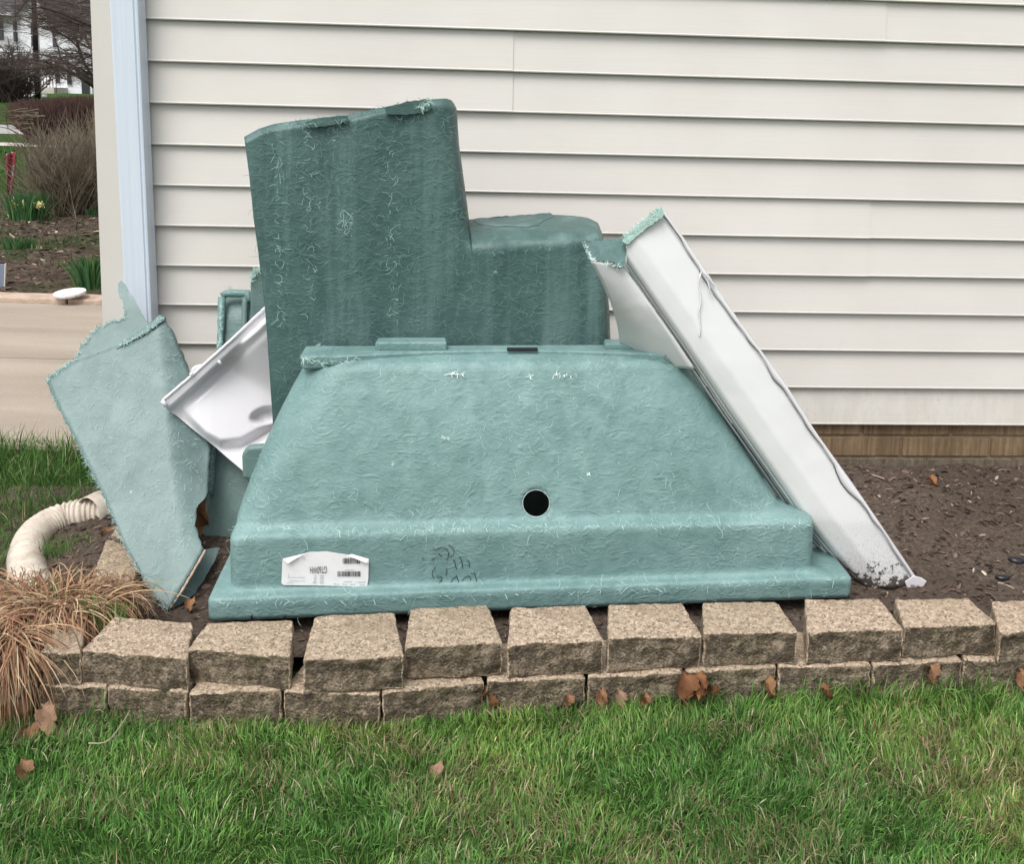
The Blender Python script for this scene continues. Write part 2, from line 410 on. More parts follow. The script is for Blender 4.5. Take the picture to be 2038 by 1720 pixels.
MAT['stick'] = simple('dry_stick', (.42, .34, .25, 1), .8)

# ------------------------------------------------------------------ the wall plane and the tub frame
YAW, WD = 0.0667, 3.2927
WX = V(math.cos(YAW), math.sin(YAW), 0); WN = V(math.sin(YAW), -math.cos(YAW), 0)   # WN points out of the wall
W0 = V(0, WD, 0)
def wall(s, z, out=0): return W0 + WX * s + WN * out + V(0, 0, z)
def wall_s(x, y, out=0):
    p = UP(x, y, W0 + WN * out, WN); return (p - W0).dot(WX), p.z
TA = UZ(413, 1237, .125); TB = UZ(1695, 1190, .125); TL_ = (TB - TA).length
TX = (TB - TA).normalized(); TY = V(-TX.y, TX.x, 0)
def tub(s, c, z): return TA + TX * s + TY * c + V(0, 0, z - .125)
def tubpx(x, y, c):
    p = UP(x, y, TA + TY * c, TY); return (p - TA).dot(TX), p.z
def TP(x, y, c): return UP(x, y, TA + TY * c, TY)
print('tub length', TL_, 'TA', TA, 'TB', TB, 'wall c', (wall(0, 0) - TA).dot(TY))

# ------------------------------------------------------------------ ground
def ground_h(x, y):
    return .04 + .95 * sstep(29, 62, y) * .45 + 12 * sstep(75, 240, y)
xs = np.concatenate([np.linspace(-300, -20, 12), np.linspace(-14, 14, 15), np.linspace(20, 300, 12)])
ys = np.concatenate([np.linspace(-120, -6, 8), np.linspace(-4, 30, 18), np.linspace(34, 320, 40)])
vv = [(x, y, ground_h(x, y)) for y in ys for x in xs]
g = mesh('ground', vv, [(j * len(xs) + i, j * len(xs) + i + 1, (j + 1) * len(xs) + i + 1, (j + 1) * len(xs) + i) for j in range(len(ys) - 1) for i in range(len(xs) - 1)], MAT['lawn'], smooth=True)
tag(g, 'green lawn ground stretching from the front yard to the far street', 'ground', kind='structure')

# house faces used by others
SL = wall_s(190, 400)[0]           # left end of wall
corner_s = wall_s(178, 0)[0] * .5 + wall_s(203, 640)[0] * .5
# driveway
drv = mesh('driveway', [(-14, 3.62, .055), (-1.42, 3.62, .055), (-1.42, 4.80, .055), (-14, 4.80, .055), (-14, 4.812, .055), (-1.42, 4.812, .055), (-1.42, 6.02, .055), (-14, 6.02, .055),
     (-14, 3.62, -.1), (-1.42, 3.62, -.1), (-14, 4.80, .044), (-1.42, 4.80, .044), (-14, 4.812, .044), (-1.42, 4.812, .044)],
     [(0, 1, 2, 3), (4, 5, 6, 7), (0, 8, 9, 1), (3, 2, 11, 10), (12, 13, 5, 4), (10, 11, 13, 12)], MAT['concrete'])
tag(drv, 'tan concrete driveway beside the house corner', 'driveway', kind='structure')
def strip(name, label, cat, y0, y1, z, mat, x0=-60, x1=40):
    n = 24; v = []
    for i in range(n + 1):
        x = lerp(x0, x1, i / n)
        for y in (y0, y1): v.append((x, y, ground_h(x, y) + z))
    o = mesh(name, v, [(2 * i, 2 * i + 2, 2 * i + 3, 2 * i + 1) for i in range(n)], mat)
    return tag(o, label, cat, kind='structure')
strip('sidewalk', 'pale concrete sidewalk crossing behind the far lawn', 'sidewalk', 19.9, 20.9, .015, MAT['walk'])
strip('street', 'pale grey street beyond the far lawn', 'street', 24.2, 28.6, .01, MAT['asphalt'])

# soil bed in front of the wall
def soil_h(x, y):
    t = sstep(2.3, 3.25, y)
    h = .085 + .075 * t + .012 * noise.noise(V(x * 5, y * 5, 0)) + .008 * noise.noise(V(x * 17, y * 17, 3)) + .004 * noise.noise(V(x * 48, y * 48, 7))
    if x < -1.2: h = lerp(h, .052 + .3 * (h - .12), sstep(1.2, 1.6, -x))
    return h
def soil_front(x):   # hidden behind the blocks
    p = np.interp(x, [-2, -1.2, -.9, -.5, 0, .5, 1.0, 3], [2.5, 2.32, 2.2, 2.22, 2.26, 2.28, 2.32, 2.36]); return float(p)
nx, ny = 330, 96; vv = []
for j in range(ny + 1):
    for i in range(nx + 1):
        x = lerp(-1.85, 2.6, i / nx); y0 = soil_front(x); y1 = (W0 + WX * x + WN * .0).y + .05
        y = lerp(y0, y1, j / ny); vv.append((x, y, soil_h(x, y)))
o = mesh('garden_bed_soil', vv, grid_faces(nx, ny), MAT['soil'], smooth=True)
tag(o, 'dark bare soil bed between the block edging and the house foundation', 'soil', kind='structure')
# left garden bed across the driveway
nx, ny = 90, 110; vv = []
for j in range(ny + 1):
    for i in range(nx + 1):
        x = lerp(-9, -1.0, i / nx); y = lerp(6.16, 11.6, j / ny)
        vv.append((x, y, .075 + .04 * noise.noise(V(x * 2, y * 2, 0)) + .03 * noise.noise(V(x * 8, y * 8, 1)) * .7 + .08 * sstep(6.2, 7.2, y) * (1 - sstep(9, 11.6, y))))
def bed_h(x, y): return .075 + .04 * noise.noise(V(x * 2, y * 2, 0)) + .03 * noise.noise(V(x * 8, y * 8, 1)) * .7 + .08 * sstep(6.2, 7.2, y) * (1 - sstep(9, 11.6, y))
mb = M('leafy_mulch', .95, .1); q = mb.noise(11, det=8, rough=.8); gq = mb.noise(1.1, det=4, rough=.6)
c = mb.ramp(q, [(.3, (.035, .027, .02, 1)), (.5, (.12, .09, .068, 1)), (.66, (.25, .19, .14, 1)), (.8, (.40, .33, .26, 1))])
c = mb.mix(mb.mr(gq, .5, .62, 0, .7), c, (.05, .085, .03, 1)); mb.color(c); mb.bump(q, .06, 1)
o = mesh('flower_bed_soil', vv, grid_faces(nx, ny), mb.m, smooth=True)
tag(o, 'leaf-littered flower bed soil across the driveway', 'soil', kind='structure')

# ------------------------------------------------------------------ house
Z0, EXP = CAMZ + .1828, .127
sR, sL = 3.4, corner_s
base = wall(sL, 0)
house = thing('house', 'beige vinyl-sided house wall with ribbed brick foundation behind the debris', 'house', base)
def board(s0, s1, zb, mat, proud=0.0, ragged=0):
    prof = [(-.004, EXP + .010), (.0125, .006), (.0142, .003), (.0135, .0), (.0110, -.0012), (-.008, -.0005), (-.010, EXP + .008)]
    v = []
    for s in (s0, s1):
        for o_, z in prof: v.append(wall(s, zb + z, o_ + proud))
    n = len(prof); f = [(i, (i + 1) % n, n + (i + 1) % n, n + i) for i in range(n)]
    f += [tuple(range(n))[::-1], tuple(n + i for i in range(n))]
    return mesh('siding_board', v, f, mat, house)
seams = {0: [wall_s(1749, 55)[0]], 1: [wall_s(1009, 100)[0]], 2: [wall_s(1008, 180)[0]], 5: [wall_s(1719, 430)[0]], 6: [wall_s(1714, 510)[0]],
         -1: [wall_s(700, 5)[0]], 8: [], 9: [], 3: [], 4: [], 7: [wall_s(900, 650)[0]], 10: []}
for i in range(-9, 11):
    zb = Z0 - i * EXP; cuts = [sL + .05] + sorted(seams.get(i, [.3 * math.sin(i * 7)])) + [sR]
    for k in range(len(cuts) - 1):
        board(cuts[k] - (.0), cuts[k + 1] + (.02 if k < len(cuts) - 2 else 0), zb + random.uniform(-.0006, .0006), MAT['siding_low'] if i == 10 else MAT['siding'], .0032 if (k == 0 and len(cuts) > 2) else 0)
# sheathing body behind the boards: front wall core and the side wall going back
zt, zf = Z0 + 10 * EXP, .0
def quadbox(name, s0, s1, o0, o1, z0, z1, mat, bev=0):
    return box(name, wall(s0, z0, o0), WX * (s1 - s0), WN * (o1 - o0), V(0, 0, z1 - z0), mat, house, bev)
quadbox('wall_core', sL + .02, sR, -.30, -.028, 0, zt, MAT['post'])
zfd = Z0 - 10 * EXP          # lower edge of the siding
quadbox('side_wall', sL + .02, sL + .20, -6.0, -.31, .25, zt, MAT['post'])
# corner post and downspout follow the photo's lean of under one degree
def postbox(name, xa, xb, out0, out1, mat, prof=None, ztop=zt, zbot=zfd - .0):
    """box whose left/right edges pass through pixels xa=(x@y=0, x@y=560), xb likewise on plane out1"""
    l0, zl0 = wall_s(xa[0], 0, out1); l1, zl1 = wall_s(xa[1], 560, out1); r0, zr0 = wall_s(xb[0], 0, out1); r1, zr1 = wall_s(xb[1], 560, out1)
    def sl(z): return lerp(l1, l0, (z - zl1) / (zl0 - zl1))
    def sr(z): return lerp(r1, r0, (z - zr1) / (zr0 - zr1))
    prof = prof or [(0, 0), (0, 1), (1, 1), (1, 0)]
    v = []
    for z in (zbot, ztop):
        for u, w in prof: v.append(wall(lerp(sl(z), sr(z), u), z, lerp(out0, out1, w)))
    n = len(prof); f = [(i, n + i, n + (i + 1) % n, (i + 1) % n) for i in range(n)] + [tuple(range(n)), tuple(n + i for i in range(n))[::-1]]
    return mesh(name, v, f, mat, house)
cp = postbox('corner_post', (178, 199.5), (262, 282), -.09, .024, MAT['post'], [(0, 0), (0, .93), (.02, 1), (.9, 1), (.93, .97), (1, .97), (1, 0)])
pr = [(0, 0), (-.0, .9), (.03, .98), (.09, 1), (.16, 1)]
for k in range(3):
    a = .2 + k * .19; pr += [(a, 1), (a + .03, .997), (a + .09, .997), (a + .12, 1)]
pr += [(.82, 1), (.86, .93), (.90, .93), (.93, 1), (.985, .98), (1.0, .9), (1, 0)]
ds = postbox('downspout', (216.5, 245), (274, 298.5), .026, .088, MAT['spout'], pr, zbot=.20)
ds['label'] = 'pale bluish white metal downspout over the corner trim'
sd_ = wall_s(245, 505, .05)[0]
bx = box('downspout_strap', wall(wall_s(222, 100, .09)[0], 0, .0) + V(0, 0, 2.1), WX * .10, WN * .092, V(0, 0, .03), MAT['spout'], house)
# foundation bricks
zc = [zfd - .004]; hts = [.052, .066, .066, .06, .06]
z = zc[0] + .012
for ci, h in enumerate(hts):
    z1 = z; z0_ = z - h; z = z0_ - .009
    s = sL + .01 - [0, .17, .08, .2, .1][ci]
    while s < sR - .05:
        a, b = max(s, sL + .01), min(s + .302, sR - .01)
        if b - a > .03:
            bb = box('brick', wall(a, z0_, -.030), WX * (b - a), WN * (.022 + random.uniform(-.0015, .0015)), V(0, 0, z1 - z0_), MAT['brick'] if ci < 2 else MAT['brick_low'], house, .003, 1)
        s += .311
quadbox('foundation_mortar', sL + .012, sR, -.15, -.013, -.1, zfd + .005, MAT['mortar'])

# ------------------------------------------------------------------ retaining wall of blocks
def block(parent, c4, z0, z1, rough=.0055, yaw=0):
    """c4: top corners front-left, front-right, back-right, back-left (world xy)"""
    bm = bmesh.new(); vb = []
    for z in (z0, z1):
        for p in c4: vb.append(bm.verts.new((p[0], p[1], z + (p[2] if len(p) > 2 and z == z1 else 0))))
    fs = [bm.faces.new([vb[i] for i in q]) for q in ((0, 3, 2, 1), (4, 5, 6, 7), (0, 1, 5, 4), (1, 2, 6, 5), (2, 3, 7, 6), (3, 0, 4, 7))]
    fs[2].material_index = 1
    bmesh.ops.recalc_face_normals(bm, faces=bm.faces)
    bmesh.ops.bevel(bm, geom=list(bm.edges), offset=.0038, segments=2, affect='EDGES', profile=.5)
    bmesh.ops.subdivide_edges(bm, edges=[e for e in bm.edges if e.calc_length() > .05], cuts=13, use_grid_fill=True)
    fn = (Vector(c4[1][:2]) - Vector(c4[0][:2])).normalized(); fn = V(fn.y, -fn.x, 0)
    fc = (Vector(c4[0]).to_3d() + Vector(c4[1]).to_3d()) / 2
    seed = V(random.random() * 50, random.random() * 50, 0)
    for v in bm.verts:
        p = v.co.copy(); d = (p.xy - fc.xy).dot(fn.xy)      # ~0 on the front face
        k = 1 if d > -.008 else 0
        q = p * 1.0 + seed
        a = noise.noise(q * 28) * .6 + noise.noise(q * 70) * .45 + noise.noise(q * 12) * .5
        if k: v.co += fn * (a * rough * 1.7 + rough * .4)
        v.co += V(noise.noise(q * 60), noise.noise(q * 60 + V(9, 0, 0)), noise.noise(q * 45 + V(0, 9, 0))) * .0032
        if p.z > z1 - .01: v.co.z += noise.noise(q * 9) * .0025
    me = bpy.data.meshes.new('block')
    org = wloc(parent); loc = V(fc.x, fc.y, z0)
    for v in bm.verts: v.co -= loc
    bmesh.ops.triangulate(bm, faces=[f for f in bm.faces if len(f.verts) > 4])
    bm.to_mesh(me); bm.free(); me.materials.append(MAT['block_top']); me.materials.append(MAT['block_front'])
    me.polygons.foreach_set('use_smooth', [True] * len(me.polygons))
    o = bpy.data.objects.new('block', me); COL.objects.link(o); o.parent = parent; o.location = loc - org
    return o
rw = thing('retaining_wall', 'low two-course edging wall of tan split-face concrete blocks along the lawn', 'retaining wall', UZ(1000, 1350, .1))
TOP = [  # front-left, front-right, back-right, back-left pixels of each top; ztop, height
 ((82, 1296), (163, 1297), (168, 1248), (112, 1250), .195, .085),
 ((163, 1294), (374, 1309), (384, 1240), (229, 1227), .195, .085),
 ((374, 1291), (579, 1304), (584, 1233), (413, 1240), .197, .082),
 ((603, 1310), (803, 1303), (785, 1218), (627, 1226), .203, .080),
 ((806, 1284), (1000, 1277), (970, 1204), (817, 1211), .205, .080),
 ((1010, 1281), (1201, 1273), (1165, 1204), (1016, 1209), .203, .080),
 ((1209, 1271), (1397, 1263), (1357, 1201), (1211, 1204), .203, .080),
 ((1400, 1261), (1588, 1255), (1544, 1197), (1398, 1200), .203, .080),
 ((1606, 1257), (1797, 1251), (1750, 1191), (1602, 1193), .203, .080),
 ((1799, 1246), (1984, 1240), (1925, 1191), (1781, 1193), .203, .080),
 ((1989, 1257), (2180, 1250), (2130, 1192), (1973, 1197), .203, .080),
 ((2186, 1250), (2375, 1244), (2330, 1188), (2180, 1190), .203, .080),
 ((2380, 1246), (2575, 1240), (2530, 1184), (2378, 1186), .203, .080)]
for a, b, c, d, zt_, h in TOP:
    C4 = [UZ(*p, zt_) for p in (a, b, c, d)]
    block(rw, [(p.x, p.y) for p in C4], zt_ - h, zt_)
# lower course, shifted half a block, 6 mm forward
LOW = [(78, 212), (216, 372), (376, 560), (566, 757), (760, 962), (969, 1166), (1171, 1362), (1366, 1547), (1551, 1735), (1739, 1916), (1920, 2110), (2114, 2310), (2314, 2500)]
def wall_front(x):      # world front line of the top course at pixel x, z=.12
    best = None
    for a, b, c, d, zt_, h in TOP:
        A, B = UZ(*a, zt_), UZ(*b, zt_)
        for q in (A, B):
            pass
        if a[0] - 25 <= x <= b[0] + 25:
            t = (x - a[0]) / (b[0] - a[0]); return A.lerp(B, t), (B - A).normalized()
    return UZ(x, 1290, .2), V(1, 0, 0)
for x0, x1 in LOW:
    A, e0 = wall_front(x0); B, e1 = wall_front(x1); e = (B - A).normalized(); n = V(-e.y, e.x, 0)
    A = A - n * .008; B = B - n * .008
    block(rw, [(A.x, A.y), (B.x, B.y), ((B + n * .15 - e * .02).x, (B + n * .15).y), ((A + n * .15 + e * .02).x, (A + n * .15).y)], .035, .121)
    block_low = None
# base row sunk in the turf
for x0, x1 in LOW[1:11]:
    A, e0 = wall_front(x0 + 90); B, e1 = wall_front(x1 + 90); e = (B - A).normalized(); n = V(-e.y, e.x, 0)
    A = A - n * .012; B = B - n * .012 - e * .006
    block(rw, [(A.x, A.y), (B.x, B.y), ((B + n * .14).x, (B + n * .14).y), ((A + n * .14).x, (A + n * .14).y)], -.05, .034)
# the return of the wall going back at the left
RET = [((178, 1158), (262, 1166), (292, 1096), (213, 1072), .135, .09), ((222, 1066), (292, 1090), (320, 1036), (250, 1016), .135, .09), ((120, 1228), (172, 1232), (212, 1172), (160, 1162), .16, .1)]
for a, b, c, d, zt_, h in RET:
    C4 = [UZ(*p, zt_) for p in (a, b, c, d)]
    block(rw, [(p.x, p.y) for p in C4], zt_ - h, zt_, .004)
    block(rw, [(p.x - .004, p.y - .006) for p in C4], zt_ - h - .09, zt_ - h - .001, .004)

# ------------------------------------------------------------------ the upturned bathtub
def fibres(name, obj, n, mat, parent, wid=.0010, length=(.015, .05), zr=None, lift=.0012, horiz=0.0, dens=None, curl=1.6):
    """thin glass strands lying on the surface of a mesh"""
    me = obj.data; org = np.array(wloc(obj))
    nv = len(me.vertices); co = np.empty(nv * 3); me.vertices.foreach_get('co', co); co = co.reshape(-1, 3) + org
    npoly = len(me.polygons); ar = np.empty(npoly); me.polygons.foreach_get('area', ar)
    nr = np.empty(npoly * 3); me.polygons.foreach_get('normal', nr); nr = nr.reshape(-1, 3)
    ce = np.empty(npoly * 3); me.polygons.foreach_get('center', ce); ce = ce.reshape(-1, 3) + org
    tocam = np.array(CAM) - ce; sgn = np.sign((nr * tocam).sum(1)); nr = nr * np.where(sgn == 0, 1, sgn)[:, None]
    w = ar.copy()
    if dens is not None: w = w * np.array([dens(Vector(c)) for c in ce])
    w /= w.sum(); idx = rng.choice(npoly, n, p=w)
    # random point in the first two triangles of the polygon
    P0 = np.empty((n, 3))
    for i, f in enumerate(idx):
        vs_ = me.polygons[f].vertices
        if len(vs_) > 4: P0[i] = ce[f]; continue
        a, b = rng.random(2)
        q = co[list(vs_)]
        P0[i] = (q[0] * (1 - a) + q[1] * a) * (1 - b) + (q[-1] * (1 - a) + q[2 if len(vs_) > 3 else 2] * a) * b if len(vs_) == 4 else q.mean(0)
    N = nr[idx]
    t = rng.normal(size=(n, 3)); t[:, 2] *= (1 - horiz)
    t -= N * (t * N).sum(1)[:, None]; t /= np.linalg.norm(t, axis=1)[:, None] + 1e-9
    b = np.cross(N, t); K = 5
    ln = rng.uniform(*length, n); cv = rng.normal(0, curl, n)
    P = np.empty((n, K, 3)); SD = np.empty((n, K, 3)); cur = P0.copy(); ang = np.zeros(n)
    for k in range(K):
        d = t * np.cos(ang)[:, None] + b * np.sin(ang)[:, None]
        P[:, k] = cur + N * (lift * (1 + .6 * math.sin(k)))[..., None] if False else cur + N * lift
        SD[:, k] = np.cross(N, d); cur = cur + d * (ln / (K - 1))[:, None]; ang = ang + cv / (K - 1)
    Wd = np.full((n, K), wid) * rng.uniform(.6, 1.3, n)[:, None]; Wd[:, 0] *= .4; Wd[:, -1] *= .3
    return ribbons(name, P, Wd, SD, mat, parent)
def fuzz(name, pts3, n, mat, parent, length=(.006, .025), wid=.0011, out=None, spread=.9):
    """short broken strands sticking out along a torn edge given as world points"""
    Pn = np.array([tuple(p) for p in pts3]); seg = rng.integers(0, len(Pn) - 1, n); t = rng.random(n)[:, None]
    P0 = Pn[seg] * (1 - t) + Pn[seg + 1] * t
    d = rng.normal(0, spread, (n, 3)) + (np.array(out) if out is not None else 0); d[:, 1] *= .5; d /= np.linalg.norm(d, axis=1)[:, None]
    ln = rng.uniform(*length, n); bend = rng.normal(0, .35, (n, 3)); K = 4; P = np.empty((n, K, 3)); cur = P0
    for k in range(K):
        P[:, k] = cur; dd = d + bend * k / K; dd /= np.linalg.norm(dd, axis=1)[:, None]; cur = cur + dd * (ln / (K - 1))[:, None]
    view = P0 - np.array(CAM); s = np.cross(d, view); s /= np.linalg.norm(s, axis=1)[:, None]
    Wd = np.full((n, K), wid) * rng.uniform(.6, 1.5, n)[:, None]; Wd[:, -1] *= .3
    return ribbons(name, P, Wd, s, mat, parent)

tb = thing('bathtub', 'large upturned seafoam green fibreglass bathtub with a round drain hole', 'bathtub', tub(TL_ / 2, .0, .11))
def ring_from(c, pl, pr_, r, dz=0, z=None):
    sl, zl = tubpx(*pl, c); sr, zr = tubpx(*pr_, c)
    return [c, sl, sr, (zl + zr) / 2 + dz if z is None else z, r]
zl = tubpx(413, 1194, 0)[1]
R0 = [0, 0, TL_, .125, .015]; R1 = [0, 0, TL_, zl - .006, .015]; R1b = [.004, .003, TL_ - .004, zl, .016]
b0 = ring_from(.036, (455, 1180), (1620, 1150), .03); zb0 = zl + .004
R2 = [.028, b0[1] - .012, b0[2] + .012, zl + .001, .028]
R3 = [.035, b0[1], b0[2], zl + .008, .03]
zt4 = (tubpx(470, 1066, .038)[1] + tubpx(1600, 1054, .038)[1]) / 2
print('lip z', zl, 'band top', zt4)
R4 = [.038, b0[1] + .001, b0[2] - .001, zt4 - .004, .03]
R5 = [.041, b0[1] + .003, b0[2] - .004, zt4 + .004, .032]
R5b = [.048, b0[1] + .006, b0[2] - .012, zt4 + .010, .035]
R6 = [.060, b0[1] + .008, b0[2] - .045, zt4 + .014, .05]
s7l = tubpx(463, 1008, .075)[0]; s7r = tubpx(1556, 1018, .075)[0]
R7 = [.072, s7l - .002, s7r + .012, zt4 + .022, .07]
R8 = [.080, s7l + .004, s7r - .004, zt4 + .045, .08]
st = ring_from(.20, (600, 742), (1392, 742), .12)
zT = (tubpx(900, 735, .2)[1])
R9 = [.20, st[1], st[2], zT, .12]
R10 = [.215, st[1] + .008, st[2] - .008, zT + .014, .12]
R11 = [.245, st[1] + .02, st[2] - .02, zT + .022, .115]
R12 = [.30, st[1] + .03, st[2] - .03, zT + .024, .11]
rings = []
def add_between(a, b, n):
    for i in range(n): rings.append([lerp(x, y, i / n) for x, y in zip(a, b)])
for a, b, n in ((R0, R1, 4), (R1, R1b, 2), (R1b, R2, 3), (R2, R3, 2), (R3, R4, 12), (R4, R5, 2), (R5, R5b, 2), (R5b, R6, 2), (R6, R7, 2), (R7, R8, 3)): add_between(a, b, n)
nb = 40
for i in range(nb):
    t = i / nb; rg = [lerp(x, y, t) for x, y in zip(R8, R9)]
    rg[0] -= .012 * math.sin(PI * t); rg[1] -= .010 * math.sin(PI * t) ; rg[2] -= .008 * math.sin(PI * t)
    rings.append(rg)
for a, b, n in ((R9, R10, 4), (R10, R11, 4), (R11, R12, 3)): add_between(a, b, n)
rings.append(R12)
NF, NA, NS = 170, 8, 7; YB = .33
vv = []; hs_, hz = None, None
for (c, sl, sr, z, r) in rings:
    row = []
    for i in range(NS): row.append((sl, lerp(YB, c + r, i / NS)))
    for i in range(NA): a = PI / 2 * i / NA; row.append((sl + r - r * math.cos(a), c + r - r * math.sin(a)))
    for i in range(NF + 1): row.append((lerp(sl + r, sr - r, i / NF), c))
    for i in range(1, NA + 1): a = PI / 2 * i / NA; row.append((sr - r + r * math.sin(a), c + r - r * math.cos(a)))
    for i in range(1, NS + 1): row.append((sr, lerp(c + r, YB, i / NS)))
    NR = len(row)
    for s_, c_ in row:
        p = tub(s_, c_, z)
        k = 1 if z > zt4 + .03 else .45
        d = (noise.noise(p * 9) * .003 + noise.noise(p * 26) * .0016) * k + noise.noise(p * 60) * .0006
        vv.append(p + TY * d + V(0, 0, noise.noise(p * 11 + V(5, 0, 0)) * .0025 if z > .14 else 0))
faces = []
hole = TP(1067, 1002, .10)
# project hole centre on the surface: find nearest vertex by pixel position
px_ = [PR(p) for p in vv]
HR = 26.5
inside = [math.hypot(x - 1067, (y - 1002)) < HR for x, y in px_]
for j in range(len(rings) - 1):
    for i in range(NR - 1):
        q = (j * NR + i, j * NR + i + 1, (j + 1) * NR + i + 1, (j + 1) * NR + i)
        if any(inside[k] for k in q) and NS + NA < i < NR - NS - NA - 2: continue
        faces.append(q)
used = set(k for f in faces for k in f)
# snap the ragged rim of the hole to a circle
bound = set()
for j in range(len(rings) - 1):
    for i in range(NR - 1):
        q = (j * NR + i, j * NR + i + 1, (j + 1) * NR + i + 1, (j + 1) * NR + i)
        if any(inside[k] for k in q) and NS + NA < i < NR - NS - NA - 2: bound.update(k for k in q if not inside[k])
cen = None
for k in bound:
    x, y = px_[k]; d = math.hypot(x - 1067, y - 1002); u = ((x - 1067) / d, (y - 1002) / d)
    # move within the local surface plane: interpolate along the slope plane
    p = vv[k]; n_ = (TY * -1 + V(0, 0, .28)).normalized()
    vv[k] = UP(1067 + u[0] * HR, 1002 + u[1] * HR, p, n_)
shell = mesh('shell', vv, faces, MAT['tub'], tb, smooth=True); solidify(shell, .006, -1)
bz = tub(0, YB - .004, 0)
v = [tub(b0[1] + .01, YB - .004, .13), tub(b0[2] - .01, YB - .004, .13), tub(b0[2] - .02, YB - .004, zt4), tub(st[2] - .03, YB - .004, zT + .015), tub(st[1] + .03, YB - .004, zT + .015), tub(b0[1] + .02, YB - .004, zt4)]
mesh('rear_light_block', v, [(0, 1, 2, 3, 4, 5)], MAT['back_glass'], tb)  # unseen sheet added to shut out light and keep the hole dark
# cleaned cut edge of the hole
cp_ = [UP(1067 + math.cos(a) * (HR + .3), 1002 + math.sin(a) * (HR + .3), vv[list(bound)[0]], (TY * -1 + V(0, 0, .28)).normalized()) for a in np.linspace(0, 2 * PI, 49)]
T = Tubes(); T.add([p - TY * .0002 for p in cp_], [.0006] * 49, 5); T.build('hole_rim', MAT['scuff'], tb)
# base board on the (now upper) underside, with feet
def slab(name, plan, z0, z1, mat, parent, bev=.006):
    n = len(plan); v = [tub(s, c, z0) for s, c in plan] + [tub(s, c, z1) for s, c in plan]
    f = [tuple(range(n))[::-1], tuple(range(n, 2 * n))] + [(i, (i + 1) % n, n + (i + 1) % n, n + i) for i in range(n)]
    o = mesh(name, v, f, mat, parent)
    if bev: bevel(o, bev, 3)
    return o
sa, sb = tubpx(648, 705, .22)[0], tubpx(1375, 715, .24)[0]; zbt = tubpx(900, 699, .26)[1]
front = []
for i in range(29):
    t = i / 28; s_ = lerp(sa, sb, t); front.append((s_ + random.uniform(-.002, .002), .212 + .055 * math.sin(PI * min(1, t * 1.05)) + random.uniform(-.0015, .0015)))
slab('base_board', front + [(sb, .325), (sa, .325)], zT + .006, zbt, MAT['tub'], tb, .005)
s0_, s1_ = tubpx(596, 715, .22)[0], tubpx(662, 715, .22)[0]
slab('board_end', [(s0_, .235), (s0_ + .012, .214), (s1_ - .01, .222), (s1_, .25), (s1_, .325), (s0_, .325)], zT - .004, zbt + .001, MAT['tub'], tb, .008)
def foot(xa, xb, ytop):
    a, b = tubpx(xa, 690, .27)[0], tubpx(xb, 690, .27)[0]; z1 = tubpx((xa + xb) / 2, ytop, .27)[1]
    slab('foot', [(a, .272), (b, .268), (b - .004, .325), (a + .004, .325)], zbt - .003, z1, MAT['tub'], tb, .006)
foot(746, 890, 681); foot(1204, 1300, 684)
# black strip lying on the edge
a, b = tubpx(1009, 698, .262)[0], tubpx(1070, 698, .262)[0]
slab('black_strip', [(a, .258), (b, .256), (b, .275), (a, .275)], zbt + .0005, zbt + .006, MAT['black'], tb, .001)
# rounded lug low behind the left slope
lp = [TP(480, 905, .30), TP(492, 890, .30), TP(545, 886, .30), TP(545, 960, .30), TP(482, 955, .30)]
v = lp + [p + TY * .03 for p in lp]; n = 5
o = mesh('corner_lug', v, [tuple(range(n))[::-1], tuple(range(n, 2 * n))] + [(i, (i + 1) % n, n + (i + 1) % n, n + i) for i in range(n)], MAT['back_glass'], tb); bevel(o, .01, 3)
# strands
def dens_t(c):
    x, y = PR(c)
    d = 1 + 2.5 * math.exp(-((y - (1050 - .006 * (x - 1000))) / 14) ** 2) + 2.5 * math.exp(-((y - (1178 - .02 * (x - 1000))) / 12) ** 2) + 1.5 * math.exp(-((y - 735) / 18) ** 2)
    return d * (1 if (c - TA).dot(TY) < .28 else 0) * (.15 + 3 * max(0, noise.noise(c * 7) + .1) + 2 * max(0, noise.noise(c * 2.2)))
fibres('fibre_strands', shell, 1400, MAT['strand'], tb, wid=.0008, length=(.006, .034), dens=dens_t)
# fuzz on edges and a few white scuffs
def scuff(cx, cy, n, c, w=14, ln=(.008, .03), par=tb, mat='scuff'):
    pts = [TP(cx - w, cy, c), TP(cx + w, cy, c)]
    return fuzz('scuff', pts, n, MAT[mat], par, length=ln, wid=.0016)
scuff(905, 745, 26, .19, 16, ln=(.004, .016)); scuff(1052, 750, 12, .19, 7, ln=(.004, .012)); scuff(1118, 747, 16, .19, 18, ln=(.004, .012)); scuff(1172, 945, 7, .10, 4, ln=(.004, .010)); scuff(885, 872, 8, .12, 10, ln=(.004, .012))
for (xx, yy, w_, n_) in ((830, 1098, 0, 0),): pass
